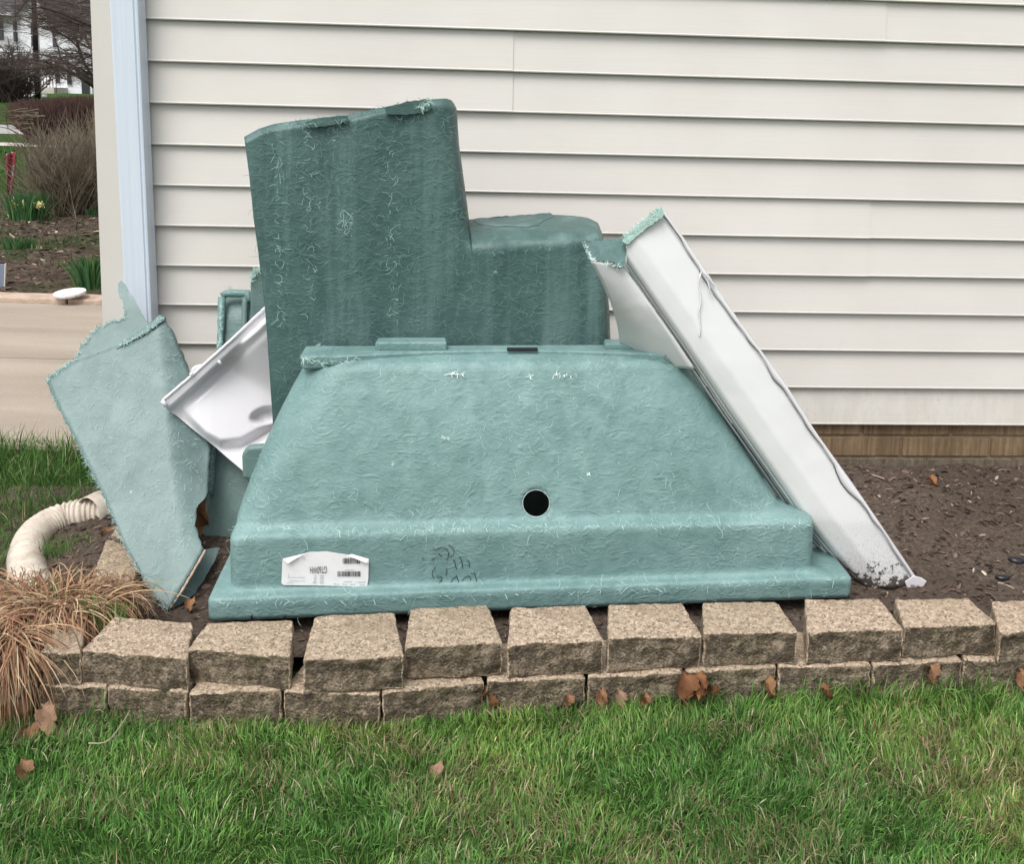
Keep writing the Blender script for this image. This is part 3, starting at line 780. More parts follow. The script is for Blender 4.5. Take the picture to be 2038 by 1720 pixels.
# marks: pencil/marker strokes on the band, hand drawn, seen upside down
def stroke(pts, c, w, name, mat, par=tb):
    P3 = [TP(x, y, c) for x, y in pts]; T = Tubes(); T.add(P3, [w * (1 if 0 < i < len(P3) - 1 else .6) for i in range(len(P3))], 4); return T
ST = [[(330, 545), (320, 580)], [(460, 590), (530, 550)], [(570, 480), (590, 505), (612, 520), (618, 545)], [(480, 440), (560, 402), (640, 395), (700, 420), (732, 480), (718, 550), (690, 592)],
      [(725, 355), (790, 400), (815, 440), (800, 500), (755, 545)], [(790, 590), (820, 600), (835, 690), (855, 730)], [(885, 540), (915, 560), (940, 640), (940, 715)],
      [(1000, 590), (1045, 595), (1050, 700)], [(520, 700), (480, 760), (468, 820), (500, 870)], [(700, 720), (685, 830)], [(540, 860), (625, 850), (610, 910), (570, 960)],
      [(850, 830), (880, 920), (905, 980)], [(850, 840), (790, 890), (760, 950), (785, 990)], [(930, 910), (1000, 850), (1040, 830), (1075, 880), (1062, 900)], [(1080, 800), (1130, 790), (1150, 870), (1175, 940)]]
T = Tubes()
for s_ in ST:
    P3 = [TP(800 + x / 7.838, 1040 + y / 7.838, .0335) for x, y in s_]; T.add(P3, [.0009] * len(P3), 4)
o = T.build('handwriting', MAT['marker'], tb)
T = Tubes()
for s_ in [[(948, 1041), (952, 1056)], [(968, 1040), (973, 1056), (983, 1058)], [(957, 1059), (978, 1058)], [(994, 1040), (993, 1052), (1002, 1060), (1012, 1052), (1013, 1040)]]:
    P3 = [TP(x, y - 12, .078) for x, y in s_]; T.add(P3, [.0012] * len(P3), 4)
T.build('moulded_letters', MAT['emb'], tb)
# sticker with curled corners and print
SC = .0325
def sp_(x, y, c=SC): return TP(x, y, c)
ol = [(562, 1116), (590, 1106), (618, 1099), (650, 1098), (690, 1104), (734, 1116), (733, 1152), (731, 1166), (727, 1168.5), (640, 1166), (564, 1165), (560, 1161)]
stk = polysheet('sticker', ol, lambda x, y: sp_(x, y, SC - .0008), MAT['paper'], tb, .0006)
v = [sp_(562, 1113, SC - .004), sp_(573, 1122, SC - .010), sp_(606, 1102, SC - .007), sp_(618, 1098.5, SC - .005)]
mesh('curled_corner', v, [(0, 1, 2, 3)], MAT['paper'], stk)
v = [sp_(690, 1106, SC - .006), sp_(729, 1121, SC - .010), sp_(734, 1122, SC - .006), sp_(734, 1113, SC - .004), sp_(700, 1103, SC - .004)]
mesh('curled_corner', v, [(0, 1, 2, 3, 4)], MAT['paper'], stk)
def rects(name, rs, mat):
    v = []; f = []
    for x0, y0, x1, y1 in rs:
        b = len(v); v += [sp_(x0, y0, SC - .0026), sp_(x1, y0, SC - .0026), sp_(x1, y1, SC - .0026), sp_(x0, y1, SC - .0026)]; f.append((b, b + 1, b + 2, b + 3))
    return mesh(name, v, f, mat, stk)
def bars(x0, x1, y0, y1, seed):
    r = random.Random(seed); out = []; x = x0
    while x < x1 - 1:
        w = r.choice([.55, .55, 1.1, 1.7]); out.append((x, y0, min(x + w, x1), y1)); x += w + r.choice([.6, .6, 1.1])
    return out
rects('barcode', bars(682, 712, 1111.5, 1122.5, 1) + bars(712, 718, 1116.5, 1122.5, 4), MAT['ink']); rects('barcode', bars(671.5, 717, 1137.5, 1148, 2), MAT['ink'])
r_ = random.Random(5); pl = []
for (x0, x1, y) in ((574, 607, 1149.5), (574, 607, 1156.5), (571, 584, 1160.5), (686, 704, 1134.4), (588, 594, 1112), (601, 608, 1110), (601, 608, 1114)):
    pl.append((x0, y, x1, y + .7))
pl.append((573.5, 1142, 574.2, 1150))
for k, y in enumerate((1146, 1149.5, 1153, 1157, 1160.5)):
    pl += [(626 - k * .9, y, 629.5, y + 1.1), (636.5, y, 646 - r_.random() * 2, y + 1.1)]
for (xa, xb, y) in ((664, 676, 1162.5), (681, 692, 1162.8), (697, 708, 1163.2), (716, 726, 1163.6), (684, 701, 1157.6), (707, 727, 1158.6)):
    x = xa
    while x < xb: w = r_.uniform(1, 3); pl.append((x, y + r_.uniform(-.3, .3), min(x + w, xb), y + 1.3)); x += w + .7
rects('small_print', pl, MAT['ink_pale'])['kind'] = 'stuff'
fc = bpy.data.curves.new('model_number', 'FONT'); fc.body = 'GT60WH'; fc.size = 1; fc.align_x = 'CENTER'; fc.align_y = 'CENTER'; fc.extrude = 0
fo = bpy.data.objects.new('model_number', fc); COL.objects.link(fo)
pc = sp_(633.8, 1134, SC - .0026); ht = (sp_(650, 1127, SC) - sp_(650, 1141, SC)).length
bpy.context.view_layer.update()
wdt = (sp_(617, 1134, SC) - sp_(650.5, 1134, SC)).length
dx = max(fo.dimensions.x, .01); sxy = wdt / dx
fo.matrix_world = Matrix.Identity(4)
Rm = Matrix((( -TX.x, 0, -TY.x), (-TX.y, 0, -TY.y), (0, -1, 0))).to_4x4()
fo.parent = stk
fo.matrix_basis = Matrix.Translation(pc - wloc(tb)) @ Rm @ Matrix.Diagonal((sxy, ht / .72, 1, 1))
fc.materials.append(MAT['ink'])
bpy.context.view_layer.update()
me = bpy.data.meshes.new_from_object(fo.evaluated_get(bpy.context.evaluated_depsgraph_get())); mb_ = fo.matrix_basis.copy()
bpy.data.objects.remove(fo); fo = bpy.data.objects.new('model_number', me); COL.objects.link(fo); fo.parent = stk; fo.matrix_basis = mb_
# nicks in the lower lip: dark chips
for x in (501, 566):
    p = TP(x, 1231, -.0015); T = Tubes(); T.add([p, TP(x + (3 if x > 520 else 0), 1224, -.0015)], [.0035, .0012], 5, True); T.build('chipped_nick', MAT['black'], tb)
# edge fuzz along left plate end, top right
fuzz('fibre_strands', [TP(598, 712, .21), TP(640, 722, .20), TP(720, 716, .21)], 60, MAT['strand'], tb, (.006, .02), .0011)
fuzz('fibre_strands', [TP(1290, 712, .22), TP(1345, 722, .21), TP(1375, 728, .21)], 50, MAT['strand_dark'], tb, (.006, .022), .0012)
fuzz('fibre_strands', [TP(458, 1050, .04), TP(720, 1056, .037), TP(1000, 1050, .037), TP(1300, 1046, .037), TP(1612, 1045, .037)], 230, MAT['strand'], tb, (.006, .022), .0009, spread=1)
fuzz('fibre_strands', [TP(420, 1200, -.001), TP(720, 1195, -.001), TP(1100, 1180, -.001), TP(1400, 1168, -.001), TP(1690, 1152, -.001)], 130, MAT['strand'], tb, (.006, .024), .0009, spread=1)

# ------------------------------------------------------------------ tall dark green panel behind the tub
LC = .365
print('L plane Y', TP(530, 700, LC).y)
lp_root = thing('shower_panel', 'tall dark green fibreglass shower panel with a square shoulder, standing behind the tub', 'shower panel', tub(.7, LC, .12))
LEFT = [(560, 1000), (545, 880), (541, 810), (535, 720), (528, 620), (516, 520), (504, 430), (496, 350), (486, 272)]
def lxp(y): return float(np.interp(y, [p[1] for p in LEFT[::-1]], [p[0] for p in LEFT[::-1]]))
REDGE = [(904, 206), (909, 216), (914, 290), (925, 370), (934, 440), (940, 500), (940, 509)]
def rxp(y): return float(np.interp(y, [p[1] for p in REDGE], [p[0] for p in REDGE]))
def rnd(d, Rp, Rm): # d pixels from the edge, rounding of Rp pixels and Rm metres
    if d >= Rp: return 0
    q = 1 - max(d, 0) / Rp; return Rm * (1 - math.sqrt(max(0, 1 - q * q)))
def wave(x, y): return .004 * math.sin(x * .05) + .003 * noise.noise(V(x * .012, y * .004, 0))
def colp(x, y, u, v):
    k = 1 - sstep(440, 500, y); return TP(x, y, LC + wave(x, y) + rnd(rxp(y) - x, 30, .075) * k + .02 * (1 - sstep(0, 14, y - float(np.interp(x, [486, 515, 545, 600, 690, 760, 850, 890, 902], [272, 256, 246, 238, 229, 213, 198, 195, 199])))))
LTOP = [(486, 272), (515, 256), (545, 246), (600, 238), (690, 229), (760, 213), (850, 198), (888, 195), (899, 199), (904, 206)]
def yfr(x): return float(np.interp(x, [940, 1000, 1060, 1120, 1165, 1215], [500, 496, 492, 486, 480, 474]))
def ybk(x): return float(np.interp(x, [936, 1000, 1100, 1170, 1190, 1203], [437, 431, 427, 433, 442, 462]))
RS = [(1217, 900), (1216, 700), (1213, 620), (1208, 560), (1204, 500), (1201, 470)]
def rsx(y): return float(np.interp(y, [p[1] for p in RS[::-1]], [p[0] for p in RS[::-1]]))
def shp(x, y, u, v):
    t = min(1, max(0, (yfr(x) + 8 - y) / (yfr(x) + 8 - ybk(x)))); c = LC + wave(x, y) * (1 - t) + .235 * t ** 2.5
    return TP(x, y, c + rnd(rsx(y) - x, 26, .06) * (1 - .6 * t))
allv = []; allf = []
def addgrid(G, fn, nu, nv):
    b = len(allv)
    for row in G:
        for (x, y, u, v) in row:
            p = fn(x, y, u, v); allv.append(p + Vector((0, 1, 0)) * (.0015 * noise.noise(p * 14) + .0009 * noise.noise(p * 45)))
    allf.extend(tuple(b + k for k in f) for f in grid_faces(nu, nv))
addgrid(coons([(515, 509), (940, 509)], REDGE[::-1], LTOP, [(515, 509), (504, 430), (496, 350), (486, 272)], 90, 60), colp, 90, 60)
addgrid(coons([(940, 509), (1204, 509)], [(1204, 509), (1204, 500), (1201, 470)], [(927, 437), (1000, 431), (1050, 428), (1100, 427), (1140, 429), (1170, 433), (1190, 443), (1201, 470)], [(940, 509), (938, 500), (927, 437)], 60, 50), shp, 60, 50)
lowx = [lerp(515, 940, i / 90) for i in range(91)] + [lerp(940, 1204, i / 60) for i in range(1, 61)]
def lowp(x, y, u, v): return TP(x, y, LC + wave(x, y) + rnd(rsx(y) - x, 26, .06))
G = []
for k in range(51):
    y = lerp(1000, 509, k / 50); G.append([(lerp(lxp(y), rsx(y), (x - 515) / 689.), y, 0, 0) for x in lowx])
addgrid(G, lowp, 150, 50)
bm = bmesh.new(); bv = [bm.verts.new(p) for p in allv]
for f in allf: bm.faces.new([bv[k] for k in f])
bmesh.ops.remove_doubles(bm, verts=bm.verts, dist=.0012)
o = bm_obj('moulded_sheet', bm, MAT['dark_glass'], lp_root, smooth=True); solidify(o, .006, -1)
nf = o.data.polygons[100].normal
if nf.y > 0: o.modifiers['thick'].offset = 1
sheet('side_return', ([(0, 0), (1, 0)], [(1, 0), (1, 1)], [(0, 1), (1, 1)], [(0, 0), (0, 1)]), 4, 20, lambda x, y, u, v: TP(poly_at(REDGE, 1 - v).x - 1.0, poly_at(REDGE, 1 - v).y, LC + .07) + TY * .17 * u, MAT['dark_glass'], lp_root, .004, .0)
# overlapping scraps of mat along the top edge and on the shelf
def scrap(name, pts, place, mat, parent, thick=.006):
    o = polysheet(name, refine(pts + [pts[0]], 7, 1.2)[:-1], place, mat, parent, thick); return o
scrap('mat_patch', [(606, 243), (640, 233), (690, 229), (693, 240), (660, 250), (618, 253)], lambda x, y: TP(x, y, LC - .012), MAT['dark_glass'], lp_root, .01)
scrap('mat_patch', [(765, 214), (810, 202), (848, 197), (862, 212), (845, 224), (800, 229), (768, 226)], lambda x, y: TP(x, y, LC - .012), MAT['dark_glass'], lp_root, .01)
MAT['ledge'] = MAT['back_glass']
def ledge_place(x, y):       # lies on the sloping shelf surface
    t = min(1, max(0, (yfr(x) + 8 - y) / (yfr(x) + 8 - ybk(x)))); return TP(x, y, LC + .235 * t ** 2.5 - .006)
scrap('shelf_patch', [(942, 436), (1000, 430), (1096, 424), (1103, 430), (1070, 446), (1050, 452), (985, 450), (945, 443)], lambda x, y: ledge_place(x, y), MAT['dark_glass'], lp_root, .006)
# strands: big face is one polygon, so strew over a helper grid of points
def strew(name, pxpoly, place, n, mat, parent, wid=.0011, length=(.015, .05), horiz=.6, curl=1.6, normal=None):
    xs_ = [p[0] for p in pxpoly]; ys_ = [p[1] for p in pxpoly]; P0 = []
    def inside_(x, y):
        c = False; j = len(pxpoly) - 1
        for i in range(len(pxpoly)):
            xi, yi = pxpoly[i]; xj, yj = pxpoly[j]
            if (yi > y) != (yj > y) and x < (xj - xi) * (y - yi) / (yj - yi) + xi: c = not c
            j = i
        return c
    while len(P0) < n:
        x, y = random.uniform(min(xs_), max(xs_)), random.uniform(min(ys_), max(ys_))
        if inside_(x, y): P0.append(tuple(place(x, y)))
    P0 = np.array(P0); N = np.array(normal if normal is not None else -TY)[None, :].repeat(n, 0)
    t = rng.normal(size=(n, 3)); t[:, 2] *= (1 - horiz); t -= N * (t * N).sum(1)[:, None]; t /= np.linalg.norm(t, axis=1)[:, None]
    b = np.cross(N, t); K = 5; ln = rng.uniform(*length, n); cv = rng.normal(0, curl, n); P = np.empty((n, K, 3)); SD = np.empty((n, K, 3)); cur = P0.copy(); ang = np.zeros(n)
    for k in range(K):
        d = t * np.cos(ang)[:, None] + b * np.sin(ang)[:, None]; P[:, k] = cur; SD[:, k] = np.cross(N, d); cur = cur + d * (ln / (K - 1))[:, None]; ang = ang + cv / (K - 1)
    Wd = np.full((n, K), wid) * rng.uniform(.6, 1.3, n)[:, None]; Wd[:, 0] *= .4; Wd[:, -1] *= .3
    return ribbons(name, P, Wd, SD, mat, parent)
INN = [(500, 285), (600, 250), (760, 225), (890, 210), (905, 290), (922, 440), (935, 520), (1180, 500), (1205, 690), (1190, 720), (560, 800), (545, 800), (530, 640), (505, 430)]
strew('fibre_strands', INN, lambda x, y: TP(x, y, LC - .0075), 2200, MAT['strand_dark'], lp_root, .0009, (.010, .034))
for xc in (552, 612, 775): strew('fibre_strands', [(xc - 10, 270), (xc + 12, 270), (xc + 20, 640), (xc - 2, 640)], lambda x, y: TP(x, y, LC - .008), 46, MAT['strand'], lp_root, .0008, (.008, .03), horiz=.2)
strew('fibre_strands', [(680, 430), (712, 430), (712, 460), (680, 460)], lambda x, y: TP(x, y, LC - .003), 24, MAT['strand'], lp_root, .0011, (.015, .035), .0)
fuzz('fibre_strands', [TP(835, 214, LC - .014), TP(858, 200, LC - .012)], 90, MAT['strand'], lp_root, (.006, .022), .001)
fuzz('fibre_strands', [TP(600, 248, LC - .014), TP(690, 236, LC - .012)], 110, MAT['strand_dark'], lp_root, (.006, .02), .001)
fuzz('fibre_strands', [TP(486, 274, LC), TP(600, 240, LC), TP(690, 230, LC), TP(760, 214, LC), TP(850, 199, LC)], 110, MAT['strand_dark'], lp_root, (.005, .016), .0009)
fuzz('fibre_strands', [TP(940, 502, LC - .004), TP(1000, 500, LC - .004), TP(1100, 492, LC - .004), TP(1190, 480, LC - .002)], 40, MAT['strand_dark'], lp_root, (.006, .018), .0009)

# ------------------------------------------------------------------ white corner panel leaning on the right of the tub
CR_ = thing('wall_panel', 'white gelcoated corner panel with torn green end, leaning on the right side of the tub', 'panel', TP(1760, 1172, .10))
def wc(y): return float(np.interp(y, [400, 720, 1040, 1180], [.215, .145, .10, .10]))
Led = [(1715, 1172), (1640, 1083), (1600, 1035), (1520, 920), (1450, 820), (1370, 700), (1300, 600), (1247, 523)]
Red = [(1832, 1166), (1760, 1058), (1700, 970), (1620, 858), (1560, 762), (1470, 640), (1410, 550), (1362, 478), (1319, 418)]
def wp(x, y, u, v):
    c = wc(y); c -= .014 * max(0, 1 - abs(u - .45) / .45) - .03 * max(0, .10 - u) * 10 * .6
    c += .012 * sstep(.9, 1, u)
    return TP(x, y, c)
face = sheet('front_face', ([(1715, 1172), (1780, 1173), (1832, 1166)], Red, [(1247, 523), (1247, 480), (1319, 418)], Led), 24, 80, wp, MAT['gel_dirty'], CR_, .007, .0012)
def offs(pts, dx, dy): return [(x + dx, y + dy) for x, y in pts]
# narrow underside strip with the dark gap between the two skins
e1 = offs(Led, -6, 3); e1[0] = (1708, 1172); e2 = offs(Led, -17, 5); e2[0] = (1690, 1160)
sheet('side_return', (([(1708, 1172), (1715, 1172)]), Led, [e1[-1], Led[-1]], e1), 2, 60, lambda x, y, u, v: TP(x, y, wc(y) + .018 + .03 * (1 - u)), MAT['gel_dirty'], CR_, .003, 0)
e1b = offs(Led, -9, 4); e1b[0] = (1703, 1170)
sheet('side_return', (([e2[0], e1b[0]]), e1b, [e2[-1], e1b[-1]], e2), 2, 60, lambda x, y, u, v: TP(x, y, wc(y) + .05 + .03 * (1 - u)), MAT['gel_dirty'], CR_, .003, 0)
# crisp lifted gelcoat along the right edge
rr = random.Random(3); inner = []
for i in range(41):
    t = i / 40; p = poly_at(Red, t); w_ = 3 + 4 * rr.random() + (13 * math.exp(-((t - .27) / .035) ** 2)) + (7 * math.exp(-((t - .55) / .03) ** 2)) + 5 * math.exp(-((t - .8) / .05) ** 2)
    inner.append((p.x - w_, p.y + 2))
def edge_lip(nm, mat, k, c_):
    iw = [(lerp(p[0], poly_at(Red, i / 40).x, k), p[1]) for i, p in enumerate(inner)]
    out_ = [(poly_at(Red, i / 40).x + 2.5, poly_at(Red, i / 40).y) for i in range(41)]
    sheet(nm, ([iw[0], out_[0]], out_, [iw[-1], out_[-1]], iw), 3, 80, lambda x, y, u, v: TP(x, y, wc(y) + c_ - .004 * math.sin(PI * u)), mat, CR_, .002, .0)
MAT['gap'] = simple('exposed_brown_edge', (.13, .10, .085, 1), .9, .1, .4, 40)
edge_lip('edge_lip', MAT['gel'], 0, -.006)
T = Tubes(); P3 = [TP(p[0] - 1.2, p[1], wc(p[1]) - .0035) for p in inner]; T.add(P3, [.0002 + .0010 * rr.random() for _ in P3], 4); T.build('peeling_crack', MAT['gap'], CR_)
T = Tubes(); P3 = [TP(x, y, wc(y) + .030) for x, y in offs(Led, -8, 4)][1:]; T.add(P3, [.0016] * len(P3), 5); T.build('skin_gap', MAT['black'], CR_)
# white knob at the foot, flakes of gelcoat
def blob(name, pts, c0, c1, mat, parent, bev=.006):
    f_ = [TP(x, y, c0) for x, y in pts]; b_ = [TP(x, y, c1) for x, y in pts]; n = len(pts)
    o = mesh(name, f_ + b_, [tuple(range(n))[::-1], tuple(range(n, 2 * n))] + [(i, (i + 1) % n, n + (i + 1) % n, n + i) for i in range(n)], mat, parent)
    if bev: bevel(o, bev, 3)
    return o
blob('foot_flange', [(1806, 1172), (1800, 1158), (1818, 1146), (1834, 1150), (1845, 1158), (1838, 1168), (1824, 1179), (1815, 1170)], .088, .12, MAT['gel'], CR_, .003)
for pts in ([(1396, 540), (1390, 560), (1391, 575)], [(1396, 540), (1408, 560), (1414, 578), (1419, 586)], [(1393, 578), (1395, 600), (1391, 622), (1394, 645), (1392, 668)], [(1398, 541), (1410, 552), (1424, 570)]):
    T = Tubes(); P3 = [TP(x + .0, y, wc(y) - .017) for x, y in refine(pts, 8, .8)]; T.add(P3, [.0022 * rr.uniform(.5, 1.3) for _ in P3], 4); T.build('peeled_flake', MAT['gel'], CR_)
for pts in ([(1325, 432), (1340, 452), (1352, 470)], [(1352, 470), (1366, 490)]):
    T = Tubes(); P3 = [TP(x, y, wc(y) - .004) for x, y in refine(pts, 5, 1)]; T.add(P3, [.0024 * rr.uniform(.4, 1.3) for _ in P3], 4); T.build('peeling_crack', MAT['gap'], CR_)
# shaded inner wing going back to the left
def wing(x, y, u, v):
    c = lerp(lerp(.33, .05, v ** .8), lerp(.165, .19, v), u) + .02 * math.sin(PI * u); return TP(x, y, min(c, .36))
sheet('inner_wing', ([(1236, 704), (1300, 730), (1380, 735)], [(1380, 735), (1330, 660), (1290, 600), (1243, 532)], [(1180, 520), (1215, 524), (1243, 532)], [(1236, 704), (1229, 650), (1215, 600), (1198, 556), (1180, 520)]), 16, 30, wing, MAT['gel_dirty'], CR_, .006, .0015)
# torn green skin at the top
fl = refine([(1163, 484), (1190, 478), (1236, 474), (1248, 479), (1246, 528), (1236, 532), (1222, 522), (1200, 519), (1181, 521), (1172, 505), (1163, 484)], 6, 1.6)
polysheet('torn_flap', fl[:-1], lambda x, y: TP(x, y, .045 + .0015 * (x - 1163) + .0010 * (528 - y)), MAT['tub'], CR_, .006)
rim_ = refine([(1240, 482), (1243, 462), (1252, 466), (1275, 446), (1300, 424), (1316, 413), (1322, 420), (1318, 432), (1290, 452), (1262, 474), (1250, 486), (1240, 482)], 4, 1.6)
polysheet('torn_edge', rim_[:-1], lambda x, y: TP(x, y, wc(y) - .022), MAT['torn'], CR_, .018)
fuzz('fibre_strands', [TP(1243, 478, .19), TP(1275, 448, .19), TP(1316, 414, .19)], 260, MAT['strand'], CR_, (.005, .018), .0013)
fuzz('fibre_strands', [TP(1163, 484, .09), TP(1180, 520, .07), TP(1236, 532, .15)], 90, MAT['scuff'], CR_, (.004, .012), .001)

# ------------------------------------------------------------------ pale green sheet leaning at the left end
GP = thing('fibreglass_sheet', 'ragged pale green fibreglass sheet standing on one corner at the left end of the pile', 'fibreglass sheet', UY(335, 1213, 2.385))
def gy(x, y, u=0):
    return lerp(2.385, 2.99, (1213 - y) / 613.) + .085 * sstep(-30, 75, x - (335 + (y - 640) * .10)) * sstep(40, 300, 1213 - y)
Lg = [(335, 1213), (300, 1178), (250, 1090), (205, 985), (165, 905), (120, 820), (93, 757)]
Rg = [(405, 1092), (389, 1049), (391, 1010), (413, 985), (418, 894), (412, 850), (378, 740), (345, 660), (326, 629)]
Tg = [(93, 757), (105, 746), (150, 718), (200, 700), (240, 684), (290, 655), (326, 629)]
def gu(x, y): # 0 at left edge, 1 at right edge
    lx = float(np.interp(-y, [-p[1] for p in Lg], [p[0] for p in Lg])); rx = float(np.interp(-y, [-p[1] for p in Rg], [p[0] for p in Rg]))
    return (x - lx) / max(1, rx - lx)
gs = sheet('sheet', ([(335, 1213), (370, 1153), (405, 1092)], Rg, Tg, Lg), 30, 60, lambda x, y, u, v: UY(x, y, gy(x, y, u)), MAT['flat_glass'], GP, .005, .003, fringe=1.6)
tg = refine([(93, 757), (105, 745), (150, 714), (160, 692), (172, 678), (186, 660), (195, 650), (222, 640), (248, 633), (245, 612), (238, 585), (234, 564), (241, 558)], 5, 2.2) + refine([(248, 565), (262, 588), (276, 612), (292, 640), (300, 652)], 12, .8) + [(290, 656), (240, 685), (200, 701), (150, 719)]
polysheet('torn_upper_strip', tg, lambda x, y: UY(x, y, gy(x, y) + .004), MAT['flat_glass'], GP, .005)
# lifted fold lip along the crease
sheet('folded_lip', ([(232, 694), (290, 664), (332, 634)], [(332, 634), (325, 627), (318, 625)], [(245, 680), (290, 650), (318, 626)], [(232, 694), (245, 682)]), 20, 4, lambda x, y, u, v: UY(x, y, gy(x, y) - .005 * u - .003), MAT['flat_glass'], GP, .002, .002, fringe=1.2)
# bottom return flange
fl2 = refine([(336, 1212), (352, 1190), (380, 1150), (405, 1094), (438, 1089), (425, 1120), (405, 1155), (385, 1185), (358, 1204), (336, 1212)], 9, 1.0)
polysheet('return_flange', fl2[:-1], lambda x, y: UY(x, y, gy(x, y, .2) + .02 + .0009 * max(0, x - 336)), MAT['flat_glass'], GP, .005)
T = Tubes(); P3 = [UY(x, y, gy(x, y, .2) + .008) for x, y in refine([(338, 1211), (372, 1160), (408, 1096)], 8, .6)]; T.add(P3, [.0042] * len(P3), 5); T.build('dirty_edge', MAT['edging'], GP)
w3 = [UY(x, y, gy(x, y) - .002) for x, y in Lg]
fuzz('fibre_strands', w3, 420, MAT['strand_pale'], GP, (.003, .02), .0009, out=(-.3, -.2, .1))
fuzz('fibre_strands', [UY(x, y, gy(x, y) - .002) for x, y in tg[:40]], 380, MAT['strand'], GP, (.002, .012), .0012)
fuzz('fibre_strands', [UY(x, y, gy(x, y) - .012) for x, y in [(240, 688), (290, 660), (326, 630)]], 240, MAT['strand'], GP, (.004, .014), .0011)
NG = np.cross(np.array(UY(100, 760, 2.85) - UY(300, 760, 2.85)), np.array(UY(300, 760, 2.85) - UY(300, 1100, 2.55))); NG /= np.linalg.norm(NG); NG = NG if NG[1] < 0 else -NG
strew('fibre_strands', [(105, 765), (240, 695), (325, 640), (375, 740), (400, 850), (400, 980), (385, 1060), (340, 1195), (260, 1090), (170, 900)], lambda x, y: UY(x, y, gy(x, y, gu(x, y)) - .0035), 900, MAT['strand_pale'], GP, .0006, (.006, .022), 0, .9, NG)

# ------------------------------------------------------------------ white moulded corner piece between the sheets
WP = thing('moulded_basin', 'white moulded basin corner with thick rim, wedged between the green sheets', 'basin', UY(478, 930, 2.78))
def rim_d(x, y):           # pixels below the rim line
    ax, ay, bx, by = 322, 800, 527, 612; L = math.hypot(bx - ax, by - ay); return ((bx - ax) * (y - ay) - (by - ay) * (x - ax)) / L
def basin(x, y, u, v):
    d = rim_d(x, y); Y = float(np.interp(x, [320, 420, 560], [2.765, 2.80, 2.865]))
    k = sstep(338, 400, x); sp = lambda z, w: w * math.log1p(math.exp(max(-30, min(30, z / w))))
    dc = y - float(np.interp(x, [350, 380, 410, 440, 480, 510, 545], [806, 838, 868, 884, 880, 864, 842]))
    dl = (705 + (x - 430) * .61) - y
    Yr = -.00055 * (y - 780) + k * (.034 * sstep(-12, 14, dc) - .0011 * sp(dc - 12, 6)) - .0016 * sp(dl, 10) * sstep(395, 450, x)
    e = math.hypot((x - 530) / 32., (y - 828 + (x - 530) * .15) / 17.); Yr += .028 * (1 - sstep(.55, 1.15, e))
    Yr += .012 * math.exp(-((d - 34) / 8) ** 2) * k
    rel = -Yr * k; a_ = 1 - sstep(17, 25, d); rel = lerp(rel, .028, a_)
    return UY(x, y, Y - rel)
sheet('bowl', ([(323, 801), (335, 818), (352, 828), (400, 868), (440, 899), (478, 931), (524, 985), (556, 1010)], [(556, 1010), (554, 800), (552, 590)], [(322, 800), (385, 744), (460, 676), (527, 612), (552, 590)], [(323, 801), (322.5, 800.5), (322, 800)]), 90, 90, basin, MAT['gel'], WP, .006, 0)
T = Tubes(); P3 = [UY(x, y, float(np.interp(x, [320, 420, 560], [2.738, 2.773, 2.835]))) for x, y in refine([(324, 797), (385, 745), (460, 677), (527, 614), (548, 595)], 10, .3)]; T.add(P3, [.0048] * len(P3), 8, True); T.build('rim_bead', MAT['gel'], WP)
T = Tubes(); T.add([UY(322, 797, 2.735), UY(331, 808, 2.735)], [.006, .006], 8, True); T.build('rim_bead', MAT['gel'], WP)
for pts in ([(378, 742), (384, 748)], [(434, 718), (440, 724)]):
    T = Tubes(); T.add([UY(x, y, 2.745) for x, y in pts], [.0045, .0045], 6, True); T.build('clip', MAT['gel'], WP)
o = mesh('end_tab', [UY(x, y, 2.86) for x, y in [(378, 742), (382, 730), (396, 725), (412, 724), (418, 745), (400, 760)]] + [UY(x, y, 2.92) for x, y in [(378, 742), (382, 730), (396, 725), (412, 724), (418, 745), (400, 760)]],
     [(5, 4, 3, 2, 1, 0), (6, 7, 8, 9, 10, 11)] + [(i, (i + 1) % 6, 6 + (i + 1) % 6, 6 + i) for i in range(6)], MAT['gel'], WP); bevel(o, .008, 3)

# ------------------------------------------------------------------ grey-green framed sheet behind it
BP = thing('framed_sheet', 'grey green fibreglass sheet with raised frame, standing behind the white basin', 'fibreglass sheet', UY(420, 1088, 2.79))
def by_(x, y): return lerp(2.73, 3.02, (1088 - y) / 506.)
sheet('panel_field', ([(410, 1088), (470, 1090), (570, 1090)], [(570, 1090), (570, 580)], [(448, 590), (500, 586), (570, 580)], [(410, 1088), (396, 1052), (413, 985), (419, 890), (436, 700), (448, 590)]), 16, 50, lambda x, y, u, v: UY(x, y, by_(x, y) + .012 + .02 * sstep(.9, 1, v)), MAT['back_glass'], BP, .006, .002)
for nm, pts, w_ in (('frame_rail', [(442, 592), (438, 700), (424, 880), (417, 985)], .011), ('frame_rail', [(442, 590), (450, 584), (492, 584), (497, 600)], .012), ('frame_rail', [(488, 592), (486, 640), (478, 760)], .009)):
    T = Tubes(); P3 = [UY(x, y, by_(x, y) - .0) for x, y in refine(pts, 12, .6)]; T.add(P3, [w_ * random.uniform(.9, 1.1) for _ in P3], 8, True); T.build(nm, MAT['tub'] if w_ > .01 else MAT['back_glass'], BP)
o = mesh('end_block', [UY(x, y, 2.96) for x, y in [(497, 760), (499, 560), (503, 543), (515, 534), (560, 530), (560, 760)]] + [UY(x, y, 3.03) for x, y in [(497, 760), (499, 560), (503, 543), (515, 534), (560, 530), (560, 760)]],
     [(5, 4, 3, 2, 1, 0), (6, 7, 8, 9, 10, 11)] + [(i, (i + 1) % 6, 6 + (i + 1) % 6, 6 + i) for i in range(6)], MAT['back_glass'], BP); bevel(o, .008, 3)
